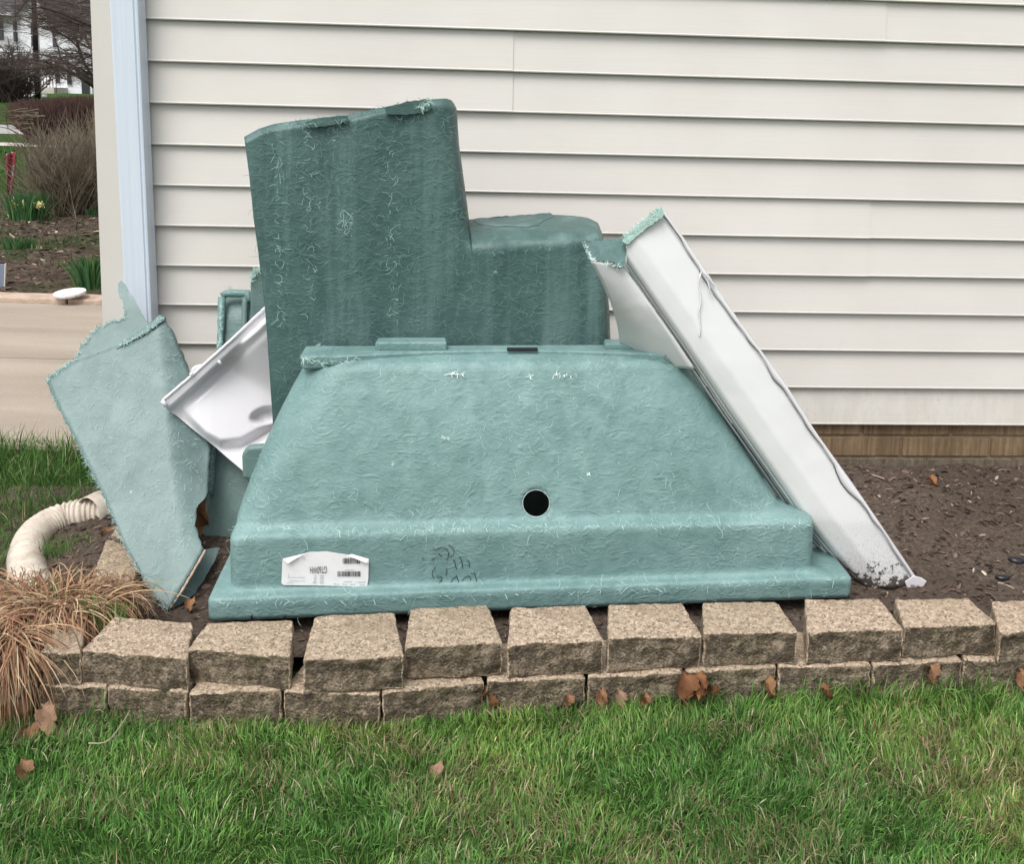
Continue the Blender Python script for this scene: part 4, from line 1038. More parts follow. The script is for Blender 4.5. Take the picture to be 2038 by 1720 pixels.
fuzz('fibre_strands', [UY(499, 560, 2.955), UY(505, 541, 2.955), UY(520, 534, 2.955)], 120, MAT['strand'], BP, (.005, .018), .0011)
fuzz('fibre_strands', [UY(458, 585, 2.97), UY(459, 575, 2.97)], 12, MAT['strand'], BP, (.01, .02), .001, out=(0, 0, 2))
fuzz('fibre_strands', [UY(440, 600, 2.98), UY(436, 700, 2.92), UY(424, 880, 2.83), UY(416, 985, 2.78)], 260, MAT['strand'], BP, (.004, .014), .0011)

# ------------------------------------------------------------------ corrugated drain pipe
path = [UZ(x, y, z) for x, y, z in [(96, 1215, .055), (64, 1165, .06), (53, 1110, .06), (72, 1064, .065), (118, 1036, .07), (170, 1024, .08), (225, 1016, .09), (262, 1002, .11), (282, 985, .15)]]
def smoothpath(P, k=14):
    out = []
    for i in range(len(P) - 1):
        p0, p1, p2, p3 = P[max(i - 1, 0)], P[i], P[i + 1], P[min(i + 2, len(P) - 1)]
        for q in range(k):
            t = q / k; out.append(.5 * ((2 * p1) + (p2 - p0) * t + (2 * p0 - 5 * p1 + 4 * p2 - p3) * t * t + (3 * p1 - p0 - 3 * p2 + p3) * t ** 3))
    out.append(P[-1]); return out
SPT = smoothpath(path, 40)
acc = 0; rad = []; R_ = .046
for i, p in enumerate(SPT):
    if i: acc += (p - SPT[i - 1]).length
    rad.append(R_ + .0034 * math.sin(acc * 2 * PI / .0155) + .002 * noise.noise(p * 9))
pipe_root = thing('drain_pipe', 'dirty white corrugated drain pipe curving through the grass from the downspout', 'drain pipe', path[0] - V(0, 0, .05))
T = Tubes(); T.add(SPT, rad, 20, True); T.build('corrugated_tube', MAT['pipe'], pipe_root)
# torn cuff near the sheet
cuffP = [UZ(x, y, .10) for x, y in [(176, 1022), (200, 1012), (222, 1004)]]
T = Tubes(); T.add(cuffP, [.050, .053, .049], 14); o = T.build('torn_cuff', MAT['pipe'], pipe_root); solidify(o, .002)

# ------------------------------------------------------------------ grass
def palette(n, cols, w, jit=.25):
    C = np.array(cols); i = rng.choice(len(C), n, p=np.array(w) / sum(w)); c = C[i] * (1 + rng.normal(0, jit, n))[:, None]; return np.clip(c, .004, 1)
GC = [(.098, .215, .046), (.14, .275, .064), (.068, .165, .035), (.20, .335, .105), (.40, .35, .20), (.52, .46, .32)]
def blades(name, X, Y, Z, H, Wd, cols, label, lean=.5, k=5, mat='blade', bendf=1.0, lean_dir=None):
    n = len(X); az = rng.uniform(0, 2 * PI, n)
    if lean_dir is not None: az = lean_dir + rng.normal(0, .9, n)
    ln = np.abs(rng.normal(0, lean, n)) + .08; dx, dy = np.cos(az), np.sin(az)
    P = np.empty((n, k, 3)); cx = X.copy(); cy = Y.copy(); cz = Z.copy(); ang = ln * .35
    bend = rng.uniform(.2, 1.5, n) * ln * bendf
    for j in range(k):
        P[:, j, 0] = cx; P[:, j, 1] = cy; P[:, j, 2] = cz
        st_ = H / (k - 1); cx = cx + dx * np.sin(ang) * st_; cy = cy + dy * np.sin(ang) * st_; cz = cz + np.cos(ang) * st_; ang = np.minimum(ang + bend / (k - 1) * 1.6, 2.2)
    tw = rng.uniform(0, PI, n); s = np.stack([np.cos(tw), np.sin(tw), np.zeros(n)], 1)
    prof = np.array([.75, 1, .9, .6, .08]) if k == 5 else np.linspace(1, .1, k)
    return tag(ribbons(name, P, Wd[:, None] * prof[None, :], s, MAT[mat], None, cols), label, 'grass')
def patchy(x, y, s=1.0): return np.array([noise.noise(V(a * 3.1 * s, b * 4.5 * s, 0)) + .6 * noise.noise(V(a * 11 * s, b * 13 * s, 4)) for a, b in zip(x, y)])
# front lawn: dense in view, thinner outside
FR = []
N1 = 96000
X = rng.uniform(-1.45, 1.45, N1); Y = rng.uniform(1.45, 2.25, N1)
fl_ = np.interp(X, [-2, -1.15, -1.02, -.6, 0, .6, 1.0, 1.4], [2.6, 2.35, 2.02, 2.07, 2.14, 2.18, 2.22, 2.26])
keep = Y < fl_ - .005; X, Y, fl_ = X[keep], Y[keep], fl_[keep]
n = len(X); q = patchy(X, Y)
H = rng.uniform(.018, .043, n) * (1 + .22 * q); H = np.maximum(H, np.exp(-((fl_ - Y) / .05) ** 2) * rng.uniform(.035, .088, n))
Wd = rng.uniform(.0013, .0027, n)
cols = palette(n, GC, [30, 30, 22, 10, 3, 2]); dry = rng.random(n) < np.clip(.03 + .18 * np.maximum(q - .02, 0) * 1.6, 0, .5)
cols[dry] = palette(dry.sum(), [(.36, .30, .17), (.27, .24, .11), (.48, .42, .29)], [2, 3, 1]); H[dry] *= .75
yel = patchy(X + 9, Y, .6)
cols *= (1.26 + .34 * yel)[:, None]; cols[:, 0] *= 1 + .35 * np.maximum(yel, -.2); cols = np.clip(cols, .004, 1)
fld = np.array([noise.noise(V(a * 5, b * 6, 20)) for a, b in zip(X, Y)]) * 9
H *= 1 + .35 * np.array([noise.noise(V(a * 16, b * 18, 30)) for a, b in zip(X, Y)])
blades('lawn_grass', X, Y, np.full(n, .038), H, Wd, cols, 'dense green front lawn grass with dry straw blades', .95, lean_dir=fld)
# thatch: flat dry blades low down
n = 26000; X = rng.uniform(-1.4, 1.4, n); Y = rng.uniform(1.5, 2.08, n); k_ = (patchy(X, Y) + .12 * rng.normal(size=n)) > .12; X, Y = X[k_], Y[k_]; n = len(X)
blades('lawn_thatch', X, Y, np.full(n, .046), rng.uniform(.02, .05, n), rng.uniform(.001, .0022, n), palette(n, [(.30, .25, .14), (.20, .17, .08), (.42, .36, .25)], [3, 3, 1]), 'brownish dead thatch low in the front lawn', 2.2)
n = 26000; X = rng.uniform(-4, 4, n); Y = rng.uniform(.2, 2.3, n)
fl_ = np.interp(X, [-4, -2, -1.15, -1.02, -.6, 0, .6, 1.0, 1.4, 4], [2.3, 2.3, 2.2, 2.02, 2.07, 2.14, 2.18, 2.22, 2.26, 2.3])
keep = ((np.abs(X) > 1.4) | (Y < 1.47)) & (Y < fl_); X, Y = X[keep], Y[keep]; n = len(X)
blades('outer_lawn_grass', X, Y, np.full(n, .038), rng.uniform(.03, .06, n), rng.uniform(.003, .005, n), palette(n, GC, [30, 30, 22, 10, 3, 2]), 'green lawn grass out to the sides of the front yard', .7)
# left side grass between the driveway and the edging
n = 16000; X = rng.uniform(-2.9, -1.38, n); Y = rng.uniform(2.25, 3.66, n)
def keep_left(X, Y):
    k = np.ones(len(X), bool); SP = np.array([tuple(p) for p in SPT[::12]])
    for p in SP: k &= (X - p[0]) ** 2 + (Y - p[1]) ** 2 > .055 ** 2
    k &= ~((X > -1.55) & (Y < 3.0)); k &= (X + 1.38 < -(.1 + .1 * np.sin(Y * 9)) * (Y > 3.1) - 0.02 + .0 * Y) | (Y > 3.2)
    return k
kk = keep_left(X, Y); X, Y = X[kk], Y[kk]; n = len(X); q = patchy(X, Y)
cols = palette(n, GC, [24, 18, 34, 10, 2, 1])
blades('side_grass', X, Y, np.full(n, .038), rng.uniform(.04, .10, n) * (1 + .3 * q), rng.uniform(.002, .0038, n), cols * .8, 'longer shaggy grass between the driveway and the drain pipe', .8)
# tufts by the pipe
def tuft(px, py, n, h, lab, r=.05, cols=None, z=.03, lean=.5, w=(.002, .004)):
    c = UZ(px, py, z); X = c.x + rng.normal(0, r, n); Y = c.y + rng.normal(0, r * .6, n)
    return blades('grass_tuft', X, Y, np.full(n, z - .01), rng.uniform(h * .5, h, n), rng.uniform(*w, n), palette(n, GC[:4], [3, 4, 2, 2]) if cols is None else cols, lab, lean)
tuft(118, 1130, 170, .12, 'bright green grass tuft in the bend of the drain pipe', .035)
tuft(165, 1120, 120, .10, 'green grass tuft between the pipe and the leaning sheet', .04)
tuft(205, 1245, 120, .09, 'green grass tuft beside the dead ornamental grass and corner block', .025, z=.16)
tuft(250, 1420, 90, .12, 'tall green grass tuft against the left corner blocks', .05, z=.01)
tuft(400, 1400, 60, .11, 'tall green blades against the second block from the left corner', .04, z=.01)
# bed grass across the driveway & far lawn
n = 9000; X = rng.uniform(-6.5, -3.0, n); Y = rng.uniform(6.6, 11.8, n); q = patchy(X, Y, .4); kk = q > .1; X, Y = X[kk], Y[kk]; n = len(X)
blades('bed_groundcover', X, Y, np.array([bed_h(a, b) for a, b in zip(X, Y)]), rng.uniform(.04, .10, n), rng.uniform(.006, .012, n), palette(n, [(.06, .10, .035), (.09, .12, .05), (.14, .12, .07)], [3, 3, 2]), 'patchy low green groundcover in the far flower bed', 1.0, k=3)
n = 26000; X = rng.uniform(-13, -5, n); Y = rng.uniform(11.5, 19.9, n)
blades('far_lawn_grass', X, Y, np.full(n, .038), rng.uniform(.03, .07, n), rng.uniform(.008, .016, n), palette(n, [(.065, .175, .025), (.05, .14, .02), (.09, .19, .035)], [3, 3, 1]), 'bright green far lawn behind the flower bed', .8, k=3)

# mulch chips on the soil bed
def chips(name, n, xr, yr, hf, lab, size=(.006, .026), cols=None, thick=.25, mask=None):
    X = rng.uniform(*xr, n); Y = rng.uniform(*yr, n)
    if mask is not None: k = mask(X, Y); X, Y = X[k], Y[k]; n = len(X)
    Zc = np.array([hf(a, b) for a, b in zip(X, Y)]) + .003
    az = rng.uniform(0, 2 * PI, n); L = rng.uniform(*size, n); t = np.stack([np.cos(az), np.sin(az), rng.normal(0, .25, n)], 1); t /= np.linalg.norm(t, axis=1)[:, None]
    c = np.stack([X, Y, Zc], 1); K = 3; P = np.stack([c - t * L[:, None] / 2, c + np.array([0, 0, .001]), c + t * L[:, None] / 2], 1)
    up = rng.normal(0, .35, (n, 3)) + np.array([0, 0, 1]); s = np.cross(t, up); s /= np.linalg.norm(s, axis=1)[:, None]
    Wd = (L * rng.uniform(.15, .6, n))[:, None] * np.array([.6, 1, .5])[None]
    return tag(ribbons(name, P, Wd, s, MAT['chip'], None, cols if cols is not None else palette(n, [(.08, .056, .042), (.13, .095, .072), (.21, .155, .12), (.36, .3, .24), (.04, .03, .025)], [6, 5, 2.2, .7, 5])), lab, 'mulch')
chips('mulch_chips', 8500, (-1.6, 2.2), (2.22, 3.42), soil_h, 'crumbs of bark and wood chips strewn over the soil bed', mask=lambda X, Y: (Y > np.interp(X, [-2, 0, 2], [2.22, 2.3, 2.36])) & (Y < WD + X * .0667 - .01))
chips('leaf_litter', 9000, (-5.6, -2.3), (6.2, 11.4), bed_h, 'brown leaf litter over the far flower bed', (.015, .05), palette(9000, [(.07, .05, .04), (.12, .085, .06), (.22, .16, .12), (.36, .3, .24), (.03, .025, .02)], [5, 5, 2, .6, 5]))
for i, (x, y, r_s) in enumerate([(2025, 1110, .016), (1998, 1138, .013), (1560, 1215, .012), (350, 1230, .01), (1395, 1225, .012), (1185, 1228, .011)]):
    p = UZ(x, y, .11 if y > 1150 else .13); p.z = soil_h(p.x, p.y) + .004
    bm = bmesh.new(); bmesh.ops.create_icosphere(bm, subdivisions=2, radius=r_s)
    for v in bm.verts: v.co = V(v.co.x * 1.6, v.co.y, v.co.z * .6) * (1 + .25 * noise.noise(v.co * 60 + V(i, 0, 0))) + p
    o = bm_obj('dirt_clod' if i else 'dark_clod', bm, MAT['soil'] if i > 1 else MAT['black'], None, True); o.name = 'dirt_clod'
    tag(o, ['dark clod on the soil at the far right edge', 'smaller dark clod in front of the dark clod at the right edge', 'soil crumb in the gap beside the eighth block', 'soil crumb between the ragged sheet foot and the left blocks', 'soil crumb in the gap right of the seventh block', 'soil crumb in the gap right of the sixth block'][i], 'clod')

# ------------------------------------------------------------------ dead ornamental grass clump
def strands(name, root, n, rad, reach, droop, cols, label=None, parent=None, z0=None, wid=(.0016, .0034), az0=0, azs=PI, h=.1):
    az = rng.uniform(az0 - azs, az0 + azs, n); r0 = rad * np.sqrt(rng.random(n))
    X = root.x + np.cos(az) * r0; Y = root.y + np.sin(az) * r0 * .8; Z = np.full(n, root.z) + rng.uniform(-.01, .02, n)
    az2 = az + rng.normal(0, .55, n); L = rng.uniform(*reach, n); K = 9; P = np.empty((n, K, 3)); el = rng.uniform(.5, 1.25, n)
    dr = rng.uniform(*droop, n); sw = rng.normal(0, .7, n)
    cx, cy, cz = X, Y, Z
    for k in range(K):
        P[:, k, 0] = cx; P[:, k, 1] = cy; P[:, k, 2] = np.maximum(cz, .012); e = el - dr * (k / (K - 1)) ** .8; a = az2 + sw * k / K
        st_ = L / (K - 1); cx = cx + np.cos(a) * np.cos(e) * st_; cy = cy + np.sin(a) * np.cos(e) * st_; cz = cz + np.sin(e) * st_
    s = np.stack([-np.sin(az2), np.cos(az2), rng.normal(0, .5, n)], 1); s /= np.linalg.norm(s, axis=1)[:, None]
    Wd = rng.uniform(*wid, n)[:, None] * np.array([1, 1, 1, 1, .95, .85, .7, .45, .15])[None]
    return ribbons(name, P, Wd, s, MAT['dry'], parent, cols)
croot = UZ(112, 1248, .17); clump = thing('ornamental_grass', 'matted clump of dead tan and russet ornamental grass spilling over the left corner', 'ornamental grass', V(croot.x, croot.y, .05))
DC = [(.42, .29, .17), (.52, .38, .24), (.28, .14, .08), (.36, .20, .12), (.60, .47, .32), (.17, .09, .06)]
def strs(x, y, z, n, **k): return strands('dry_blades', UZ(x, y, z), n, cols=palette(n, DC, [5, 4, 4, 4, 2, 3], .15), parent=clump, **k)
strs(120, 1215, .175, 1200, rad=.10, reach=(.08, .20), droop=(2.0, 4.0))
strs(40, 1225, .165, 900, rad=.10, reach=(.08, .22), droop=(2.0, 4.0))
strs(205, 1205, .16, 520, rad=.06, reach=(.06, .15), droop=(2.0, 4.0))
strs(22, 1290, .16, 700, rad=.045, reach=(.14, .26), droop=(1.9, 3.0), az0=-PI / 2, azs=.8)
strs(-40, 1260, .14, 500, rad=.10, reach=(.12, .26), droop=(1.9, 3.6))
strs(60, 1290, .12, 260, rad=.03, reach=(.12, .24), droop=(1.9, 2.8), az0=-PI / 2, azs=.7)
strs(130, 1240, .18, 40, rad=.08, reach=(.2, .3), droop=(1.4, 2.4))
n = 90; c_ = UZ(110, 1215, .17)
X = c_.x + rng.normal(0, .09, n); Y = c_.y + rng.normal(0, .06, n)
gb = blades('green_shoots', X, Y, np.full(n, .17), rng.uniform(.03, .08, n), rng.uniform(.002, .0035, n), palette(n, GC[:4], [2, 4, 1, 3]), 'x', .6)
del gb['label'], gb['category']; gb.parent = clump; gb.matrix_parent_inverse = Matrix.Translation(-clump.location)
# ------------------------------------------------------------------ oak leaves
def leaf_mesh():
    R = [(0, -.62), (.012, -.5), (.02, -.36), (.15, -.40), (.21, -.33), (.06, -.20), (.05, -.13), (.28, -.20), (.36, -.08), (.30, -.04), (.07, .03), (.06, .10), (.26, .12), (.31, .27), (.22, .26), (.07, .24), (.13, .40), (.05, .36), (0, .5)]
    pts = R + [(-x, y * .98 + .01) for x, y in R[-2:0:-1]]
    mid = [(0, -.42), (0, -.2), (0, 0), (0, .2), (0, .4)]
    v = []; 
    for x, y in pts: v.append((x, y, .28 * x * x * 2 + .10 * math.sin(y * 6 + x * 5) + .12 * abs(x)))
    b = len(v)
    for x, y in mid: v.append((x, y, .10 * math.sin(y * 6) - .02))
    f = []; n = len(pts)
    for i in range(n):
        j = (i + 1) % n; ym = (pts[i][1] + pts[j][1]) / 2; k = min(range(5), key=lambda q: abs(mid[q][1] - ym)); f.append((i, j, b + k))
    for k in range(4):   # fill wedges between neighbouring fans
        pass
    me = bpy.data.meshes.new('oak_leaf'); 
    bm = bmesh.new(); bv = [bm.verts.new(p) for p in v[:n]]; 
    ff = bm.faces.new(bv); bmesh.ops.triangulate(bm, faces=[ff]); bmesh.ops.subdivide_edges(bm, edges=list(bm.edges), cuts=1)
    for w in bm.verts: w.co.z = .9 * w.co.x ** 2 * 2 + .14 * math.sin(w.co.y * 6 + w.co.x * 4) + .25 * abs(w.co.x) + .07 * math.sin(w.co.x * 17 + w.co.y * 9)
    bm.to_mesh(me); bm.free(); me.materials.append(MAT['leafmat']); me.polygons.foreach_set('use_smooth', [True] * len(me.polygons)); return me
LM = leaf_mesh()
LEAVES = [ # px, py, z, size m, tilt, rot, label
 (98, 1428, .055, .07, .9, .5, 'large tan oak leaf propped on the lawn below the left corner block'),
 (30, 1415, .05, .065, 1.0, 2.0, 'dark russet oak leaf under the hanging dead grass'),
 (50, 1470, .02, .05, .5, 1.0, 'small pale leaf on the turf at the foot of the dead grass'),
 (405, 1412, .045, .075, .5, 1.3, 'curled light brown leaf at the joint of the second and third blocks'),
 (490, 1432, .03, .035, .9, .2, 'small curled brown leaf on the lawn under the third block'),
 (744, 1411, .045, .048, 1.1, .1, 'reddish brown pointed leaf standing under the fourth block'),
 (975, 1398, .05, .07, .6, 2.2, 'flat dull brown leaf tucked under the fifth block'),
 (1130, 1393, .05, .04, 1.1, .4, 'small pinkish leaf fragment below the sixth block'),
 (1200, 1388, .055, .05, 1.2, -.5, 'narrow tan leaf standing upright below the sixth and seventh blocks'),
 (1236, 1390, .05, .045, 1.0, .3, 'middle one of three small upright leaves below the seventh block'),
 (1284, 1391, .05, .042, 1.25, .0, 'thin orange leaf standing alone below the seventh block'),
 (1360, 1366, .075, .085, 1.0, .9, 'largest bright orange brown oak leaf in the heap below the eighth block'),
 (1395, 1362, .078, .07, .9, -.8, 'ragged orange oak leaf at the right side of the heap'),
 (1415, 1378, .06, .06, .5, 2.4, 'dark orange oak leaf lying lowest in the heap'),
 (1385, 1380, .055, .045, .9, 1.4, 'pale small leaf in front of the heap of oak leaves'),
 (1528, 1374, .055, .06, .5, 1.2, 'curled narrow brown leaf below the right half of the eighth block'),
 (1645, 1383, .05, .05, .4, 1.7, 'half buried tan leaf in grass below the ninth block'),
 (1850, 1345, .075, .07, 1.0, 2.6, 'dark folded oak leaf hooked under the tenth block'),
 (2032, 1350, .07, .06, 1.1, .4, 'red brown leaf at the right edge below the last block'),
 (862, 1541, .03, .05, .4, .7, 'pale crumpled leaf lying in the middle of the lawn'),
 (47, 1532, .035, .045, 1.0, 1.9, 'small whitish leaf standing in the lawn at lower left'),
 (400, 1022, .15, .10, 1.35, .2, 'dark russet oak leaf caught between the ragged sheet and the framed sheet'),
 (213, 1066, .10, .06, 1.0, 2.2, 'russet leaf lying under the end of the drain pipe'),
 (1855, 962, .17, .05, .3, 1.1, 'tan leaf scrap by the foundation right of the white panel'),
 (375, 1205, .11, .035, .3, .5, 'small pale leaf scrap beside the foot of the ragged sheet')]
for i, (x, y, z, sz, tilt, rot, lab) in enumerate(LEAVES):
    p = UZ(x, y, z + (.022 if y > 1330 else 0)) if i != 21 else UY(x, y, 2.69)
    o = bpy.data.objects.new('oak_leaf', LM); COL.objects.link(o); o.location = p; sz *= .85 if (y > 1330 and x > 450) else 1; o.scale = (sz, sz, sz * random.uniform(.9, 1.9)); o.rotation_euler = Euler((tilt, random.uniform(-.3, .3), rot * .4), 'XYZ')
    if tilt < .7: o.rotation_euler = Euler((tilt, .2, rot), 'XYZ')
    tag(o, lab, 'leaf', 'fallen oak leaves')
# twigs on soil
for pts, lab in (([(1886, 1165), (1920, 1162), (1960, 1166), (1990, 1161), (2018, 1172)], 'thin pale twig lying on the soil behind the last blocks'),
                 ([(1735, 945), (1748, 949), (1760, 953)], 'short straw stick on the soil against the foundation')):
    P3 = []
    for x, y in pts: p = UZ(x, y, .135); p.z = soil_h(p.x, p.y) + .004; p = UZ(x, y, p.z); P3.append(p)
    T = Tubes(); T.add(smoothpath(P3, 5), [.0022] * (5 * (len(P3) - 1) + 1), 5, True); o = T.build('twig', MAT['stick']); tag(o, lab, 'twig')
for pts, lab, z in (([(176, 1480), (215, 1475), (250, 1430), (262, 1405)], 'long straw stalk crossing the lawn at lower left', .07), ([(180, 1528), (205, 1545), (255, 1547)], 'bent straw stalk lying flat on the lower left lawn', .045)):
    T = Tubes(); P3 = smoothpath([UZ(x, y, z) for x, y in pts], 5); T.add(P3, [.0013] * len(P3), 5, True); tag(T.build('straw_stalk', MAT['stick']), lab, 'straw')

# ------------------------------------------------------------------ across the driveway
ge = thing('garden_edging', 'row of pinkish stone edging slabs along the far side of the driveway', 'edging', UZ(100, 617, .03))
def estone(x0, x1):
    a, b = UZ(x0, 600, .085), UZ(x1, 600, .085)
    rr2 = random.Random(int(x1)); n_ = 8
    pts = [(lerp(a.x, b.x, i / n_), 6.03 + rr2.uniform(-.006, .006)) for i in range(n_ + 1)] + [(b.x, 6.18), (a.x, 6.18)]
    n = len(pts); v = [(p[0], p[1], .0) for p in pts] + [(p[0], p[1], .085 + rr2.uniform(-.003, .003)) for p in pts]
    o = mesh('stone', v, [tuple(range(n))[::-1], tuple(range(n, 2 * n))] + [(i, (i + 1) % n, n + (i + 1) % n, n + i) for i in range(n)], MAT['edging'], ge); bevel(o, .006, 2)
for x0, x1 in ((-700, -380), (-376, -70), (-66, 117), (121, 330)): estone(x0, x1)
# speckled white disc
bm = bmesh.new(); bmesh.ops.create_cone(bm, cap_ends=True, segments=28, radius1=.088, radius2=.094, depth=.02)
bmesh.ops.bevel(bm, geom=list(bm.edges), offset=.004, segments=2, affect='EDGES')
bmesh.ops.rotate(bm, verts=bm.verts, cent=(0, 0, 0), matrix=Matrix.Rotation(.10, 3, 'X') @ Matrix.Rotation(-.06, 3, 'Y')); p = UZ(139, 584, .115)
bmesh.ops.translate(bm, verts=bm.verts, vec=p); o = bm_obj('stepping_stone', bm, MAT['plate'], None, True); wn = o.modifiers.new('wn', 'WEIGHTED_NORMAL')
tag(o, 'round speckled white stepping stone resting on the edging slabs', 'stepping stone')
# daffodil clumps
def daff(px, py, D, w, h, n, label, flowers, fh=None):
    c = UY(px, py, D); z = bed_h(c.x, c.y); c.z = z
    root = thing('daffodil_clump', label, 'daffodils', c, 'daffodil clumps in the far flower bed')
    X = c.x + rng.normal(0, w * .22, n); Y = c.y + rng.normal(0, w * .16, n); k = 4
    H = rng.uniform(.6, 1, n) * h; dx = (X - c.x) / w * .5 + rng.normal(0, .08, n); P = np.empty((n, k, 3))
    for j in range(k):
        t = j / (k - 1); P[:, j, 0] = X + dx * H * t * (.6 + t); P[:, j, 1] = Y + rng.normal(0, .002, n); P[:, j, 2] = z - .01 + H * t * (1 - .12 * t)
    s = np.stack([np.ones(n), rng.normal(0, .4, n), np.zeros(n)], 1); s /= np.linalg.norm(s, axis=1)[:, None]
    ribbons('leaves', P, rng.uniform(.008, .014, n)[:, None] * np.array([1, 1, .85, .15])[None], s, MAT['blade'], root, palette(n, [(.035, .10, .035), (.055, .14, .045), (.10, .19, .05)], [4, 3, 1]))
    for (fx, fy) in flowers:
        p = UY(fx, fy, D - .03); T = Tubes(); T.add([V(p.x * .98 + c.x * .02, c.y, z), p], [.004, .003], 4); T.build('stem', MAT['stem'], root)
        bm = bmesh.new()
        for q in range(6):
            a = q * PI / 3 + fx; t1 = V(math.cos(a), -.15, math.sin(a)); t2 = V(-math.sin(a), 0, math.cos(a))
            vs_ = [bm.verts.new(p), bm.verts.new(p + t1 * .02 + t2 * .011), bm.verts.new(p + t1 * .04), bm.verts.new(p + t1 * .02 - t2 * .011)]; bm.faces.new(vs_)
        bm_obj('petals', bm, MAT['petal'], root)
        T = Tubes(); T.add([p, p + V(.0, -.03, -.005)], [.008, .014], 7); T.build('trumpet', MAT['petal'], root)
    return root
MAT['stem'] = simple('green_stem', (.08, .15, .04, 1), .6)
daff(55, 468, 8.9, .34, .30, 240, 'large dark green daffodil clump with pale flowers near the red flag', [(35, 408), (44, 404), (50, 409), (73, 405), (77, 409), (83, 407), (20, 424)])
daff(186, 588, 6.45, .17, .26, 260, 'narrow daffodil leaf clump beside the house corner trim', [])
daff(36, 522, 7.4, .22, .14, 110, 'short bluish daffodil shoots behind the scattered sticks', [])
daff(184, 470, 9.2, .10, .12, 14, 'few thin daffodil leaves with one bloom next to the corner trim', [(183, 443)])
# white flowers row behind the shrub
wf = thing('white_flowers', 'row of tiny white flowers behind the bare shrub', 'flowers', UY(150, 392, 11.2))
bm = bmesh.new()
for i in range(60):
    x = random.uniform(112, 192); p = UY(x, 392 - (x - 112) * .05 + random.uniform(-6, 4), 11.2 + random.uniform(-.1, .1))
    for q in range(2):
        a = random.uniform(0, PI); d1 = V(math.cos(a), -.3, math.sin(a)) * .016; d2 = V(-math.sin(a), .3, math.cos(a)) * .016
        bm.faces.new([bm.verts.new(p + d1), bm.verts.new(p + d2), bm.verts.new(p - d1), bm.verts.new(p - d2)])
bm_obj('petals', bm, MAT['petal_white'], wf)['kind'] = 'stuff'
n = 120; X = np.array([UY(x, 395, 11.2).x for x in rng.uniform(110, 194, n)]); Y = np.full(n, 11.2) + rng.normal(0, .06, n)
P = np.stack([np.stack([X, Y, np.full(n, .03)], 1), np.stack([X + .01, Y, np.full(n, .10)], 1), np.stack([X + rng.normal(0, .02, n), Y, rng.uniform(.15, .22, n)], 1)], 1)
ribbons('stems', P, np.full((n, 3), .008), np.tile(np.array([[1., 0, 0]]), (n, 1)), MAT['blade'], wf, palette(n, [(.05, .1, .03)], [1]))
# red garden flag on a stake
D = 10.2; fr = thing('garden_flag', 'faded red and white cloth flag hanging from a thin stake', 'flag', UY(15, 412, D))
T = Tubes(); T.add([UY(15.5, 414, D), UY(15, 360, D), UY(12, 303, D), UY(30, 300, D)], [.006] * 4, 5, True); T.build('stake', MAT['iron'], fr)
T = Tubes(); T.add([UY(9, 315, D), UY(7.5, 319, D), UY(9, 324, D)], [.005] * 3, 5); T.build('ring', MAT['iron'], fr)
sheet('cloth', ([(14, 388), (18, 391), (24, 389)], [(24, 389), (31, 350), (33, 303)], [(11, 306), (22, 302), (34, 303)], [(14, 388), (13, 350), (11, 306)]), 14, 30, lambda x, y, u, v: UY(x, y, D + .03 * math.sin(u * 9 + y * .03)), MAT['red'], fr, .002, .004)
sheet('tail', ([(19, 398), (21, 399)], [(21, 399), (24, 380)], [(16, 380), (24, 380)], [(19, 398), (16, 380)]), 4, 6, lambda x, y, u, v: UY(x, y, D + .01), MAT['red'], fr, .002, .002)
# small solar panel
pr_ = thing('solar_light', 'small blue grey framed panel at the left edge of the flower bed', 'garden light', UY(-4, 582, 6.35))
o = box('panel', UY(-22, 578, 6.35), V(.092, .0, 0), V(0, .012, 0), V(0, .03, .165), MAT['solar'], pr_, .003)
box('rim', UY(7, 578, 6.345), V(.006, 0, 0), V(0, .014, 0), V(0, .03, .167), MAT['walk'], pr_)
# sticks
for pts, lab in (([(41, 530), (50, 540), (65, 546), (86, 547)], 'pale forked stick lying on the mulch near the daffodil shoots'), ([(47, 526), (70, 521), (96, 512)], 'thin brown stick behind the pale forked stick'), ([(66, 524), (80, 530)], 'short twig between the two longer sticks'), ([(19, 465), (25, 470), (30, 474)], 'short white stick at the foot of the large daffodil clump')):
    T = Tubes(); P3 = smoothpath([UY(x, y, 7.4) for x, y in pts], 4); T.add(P3, [.007] * len(P3), 5, True); tag(T.build('stick', MAT['stick']), lab, 'stick')
bm = bmesh.new(); bmesh.ops.create_icosphere(bm, subdivisions=2, radius=.035); bmesh.ops.translate(bm, verts=bm.verts, vec=UY(30, 398, 10.0)); tag(bm_obj('round_stone', bm, MAT['stick'], None, True), 'small round tan stone beside the flag stake', 'stone')

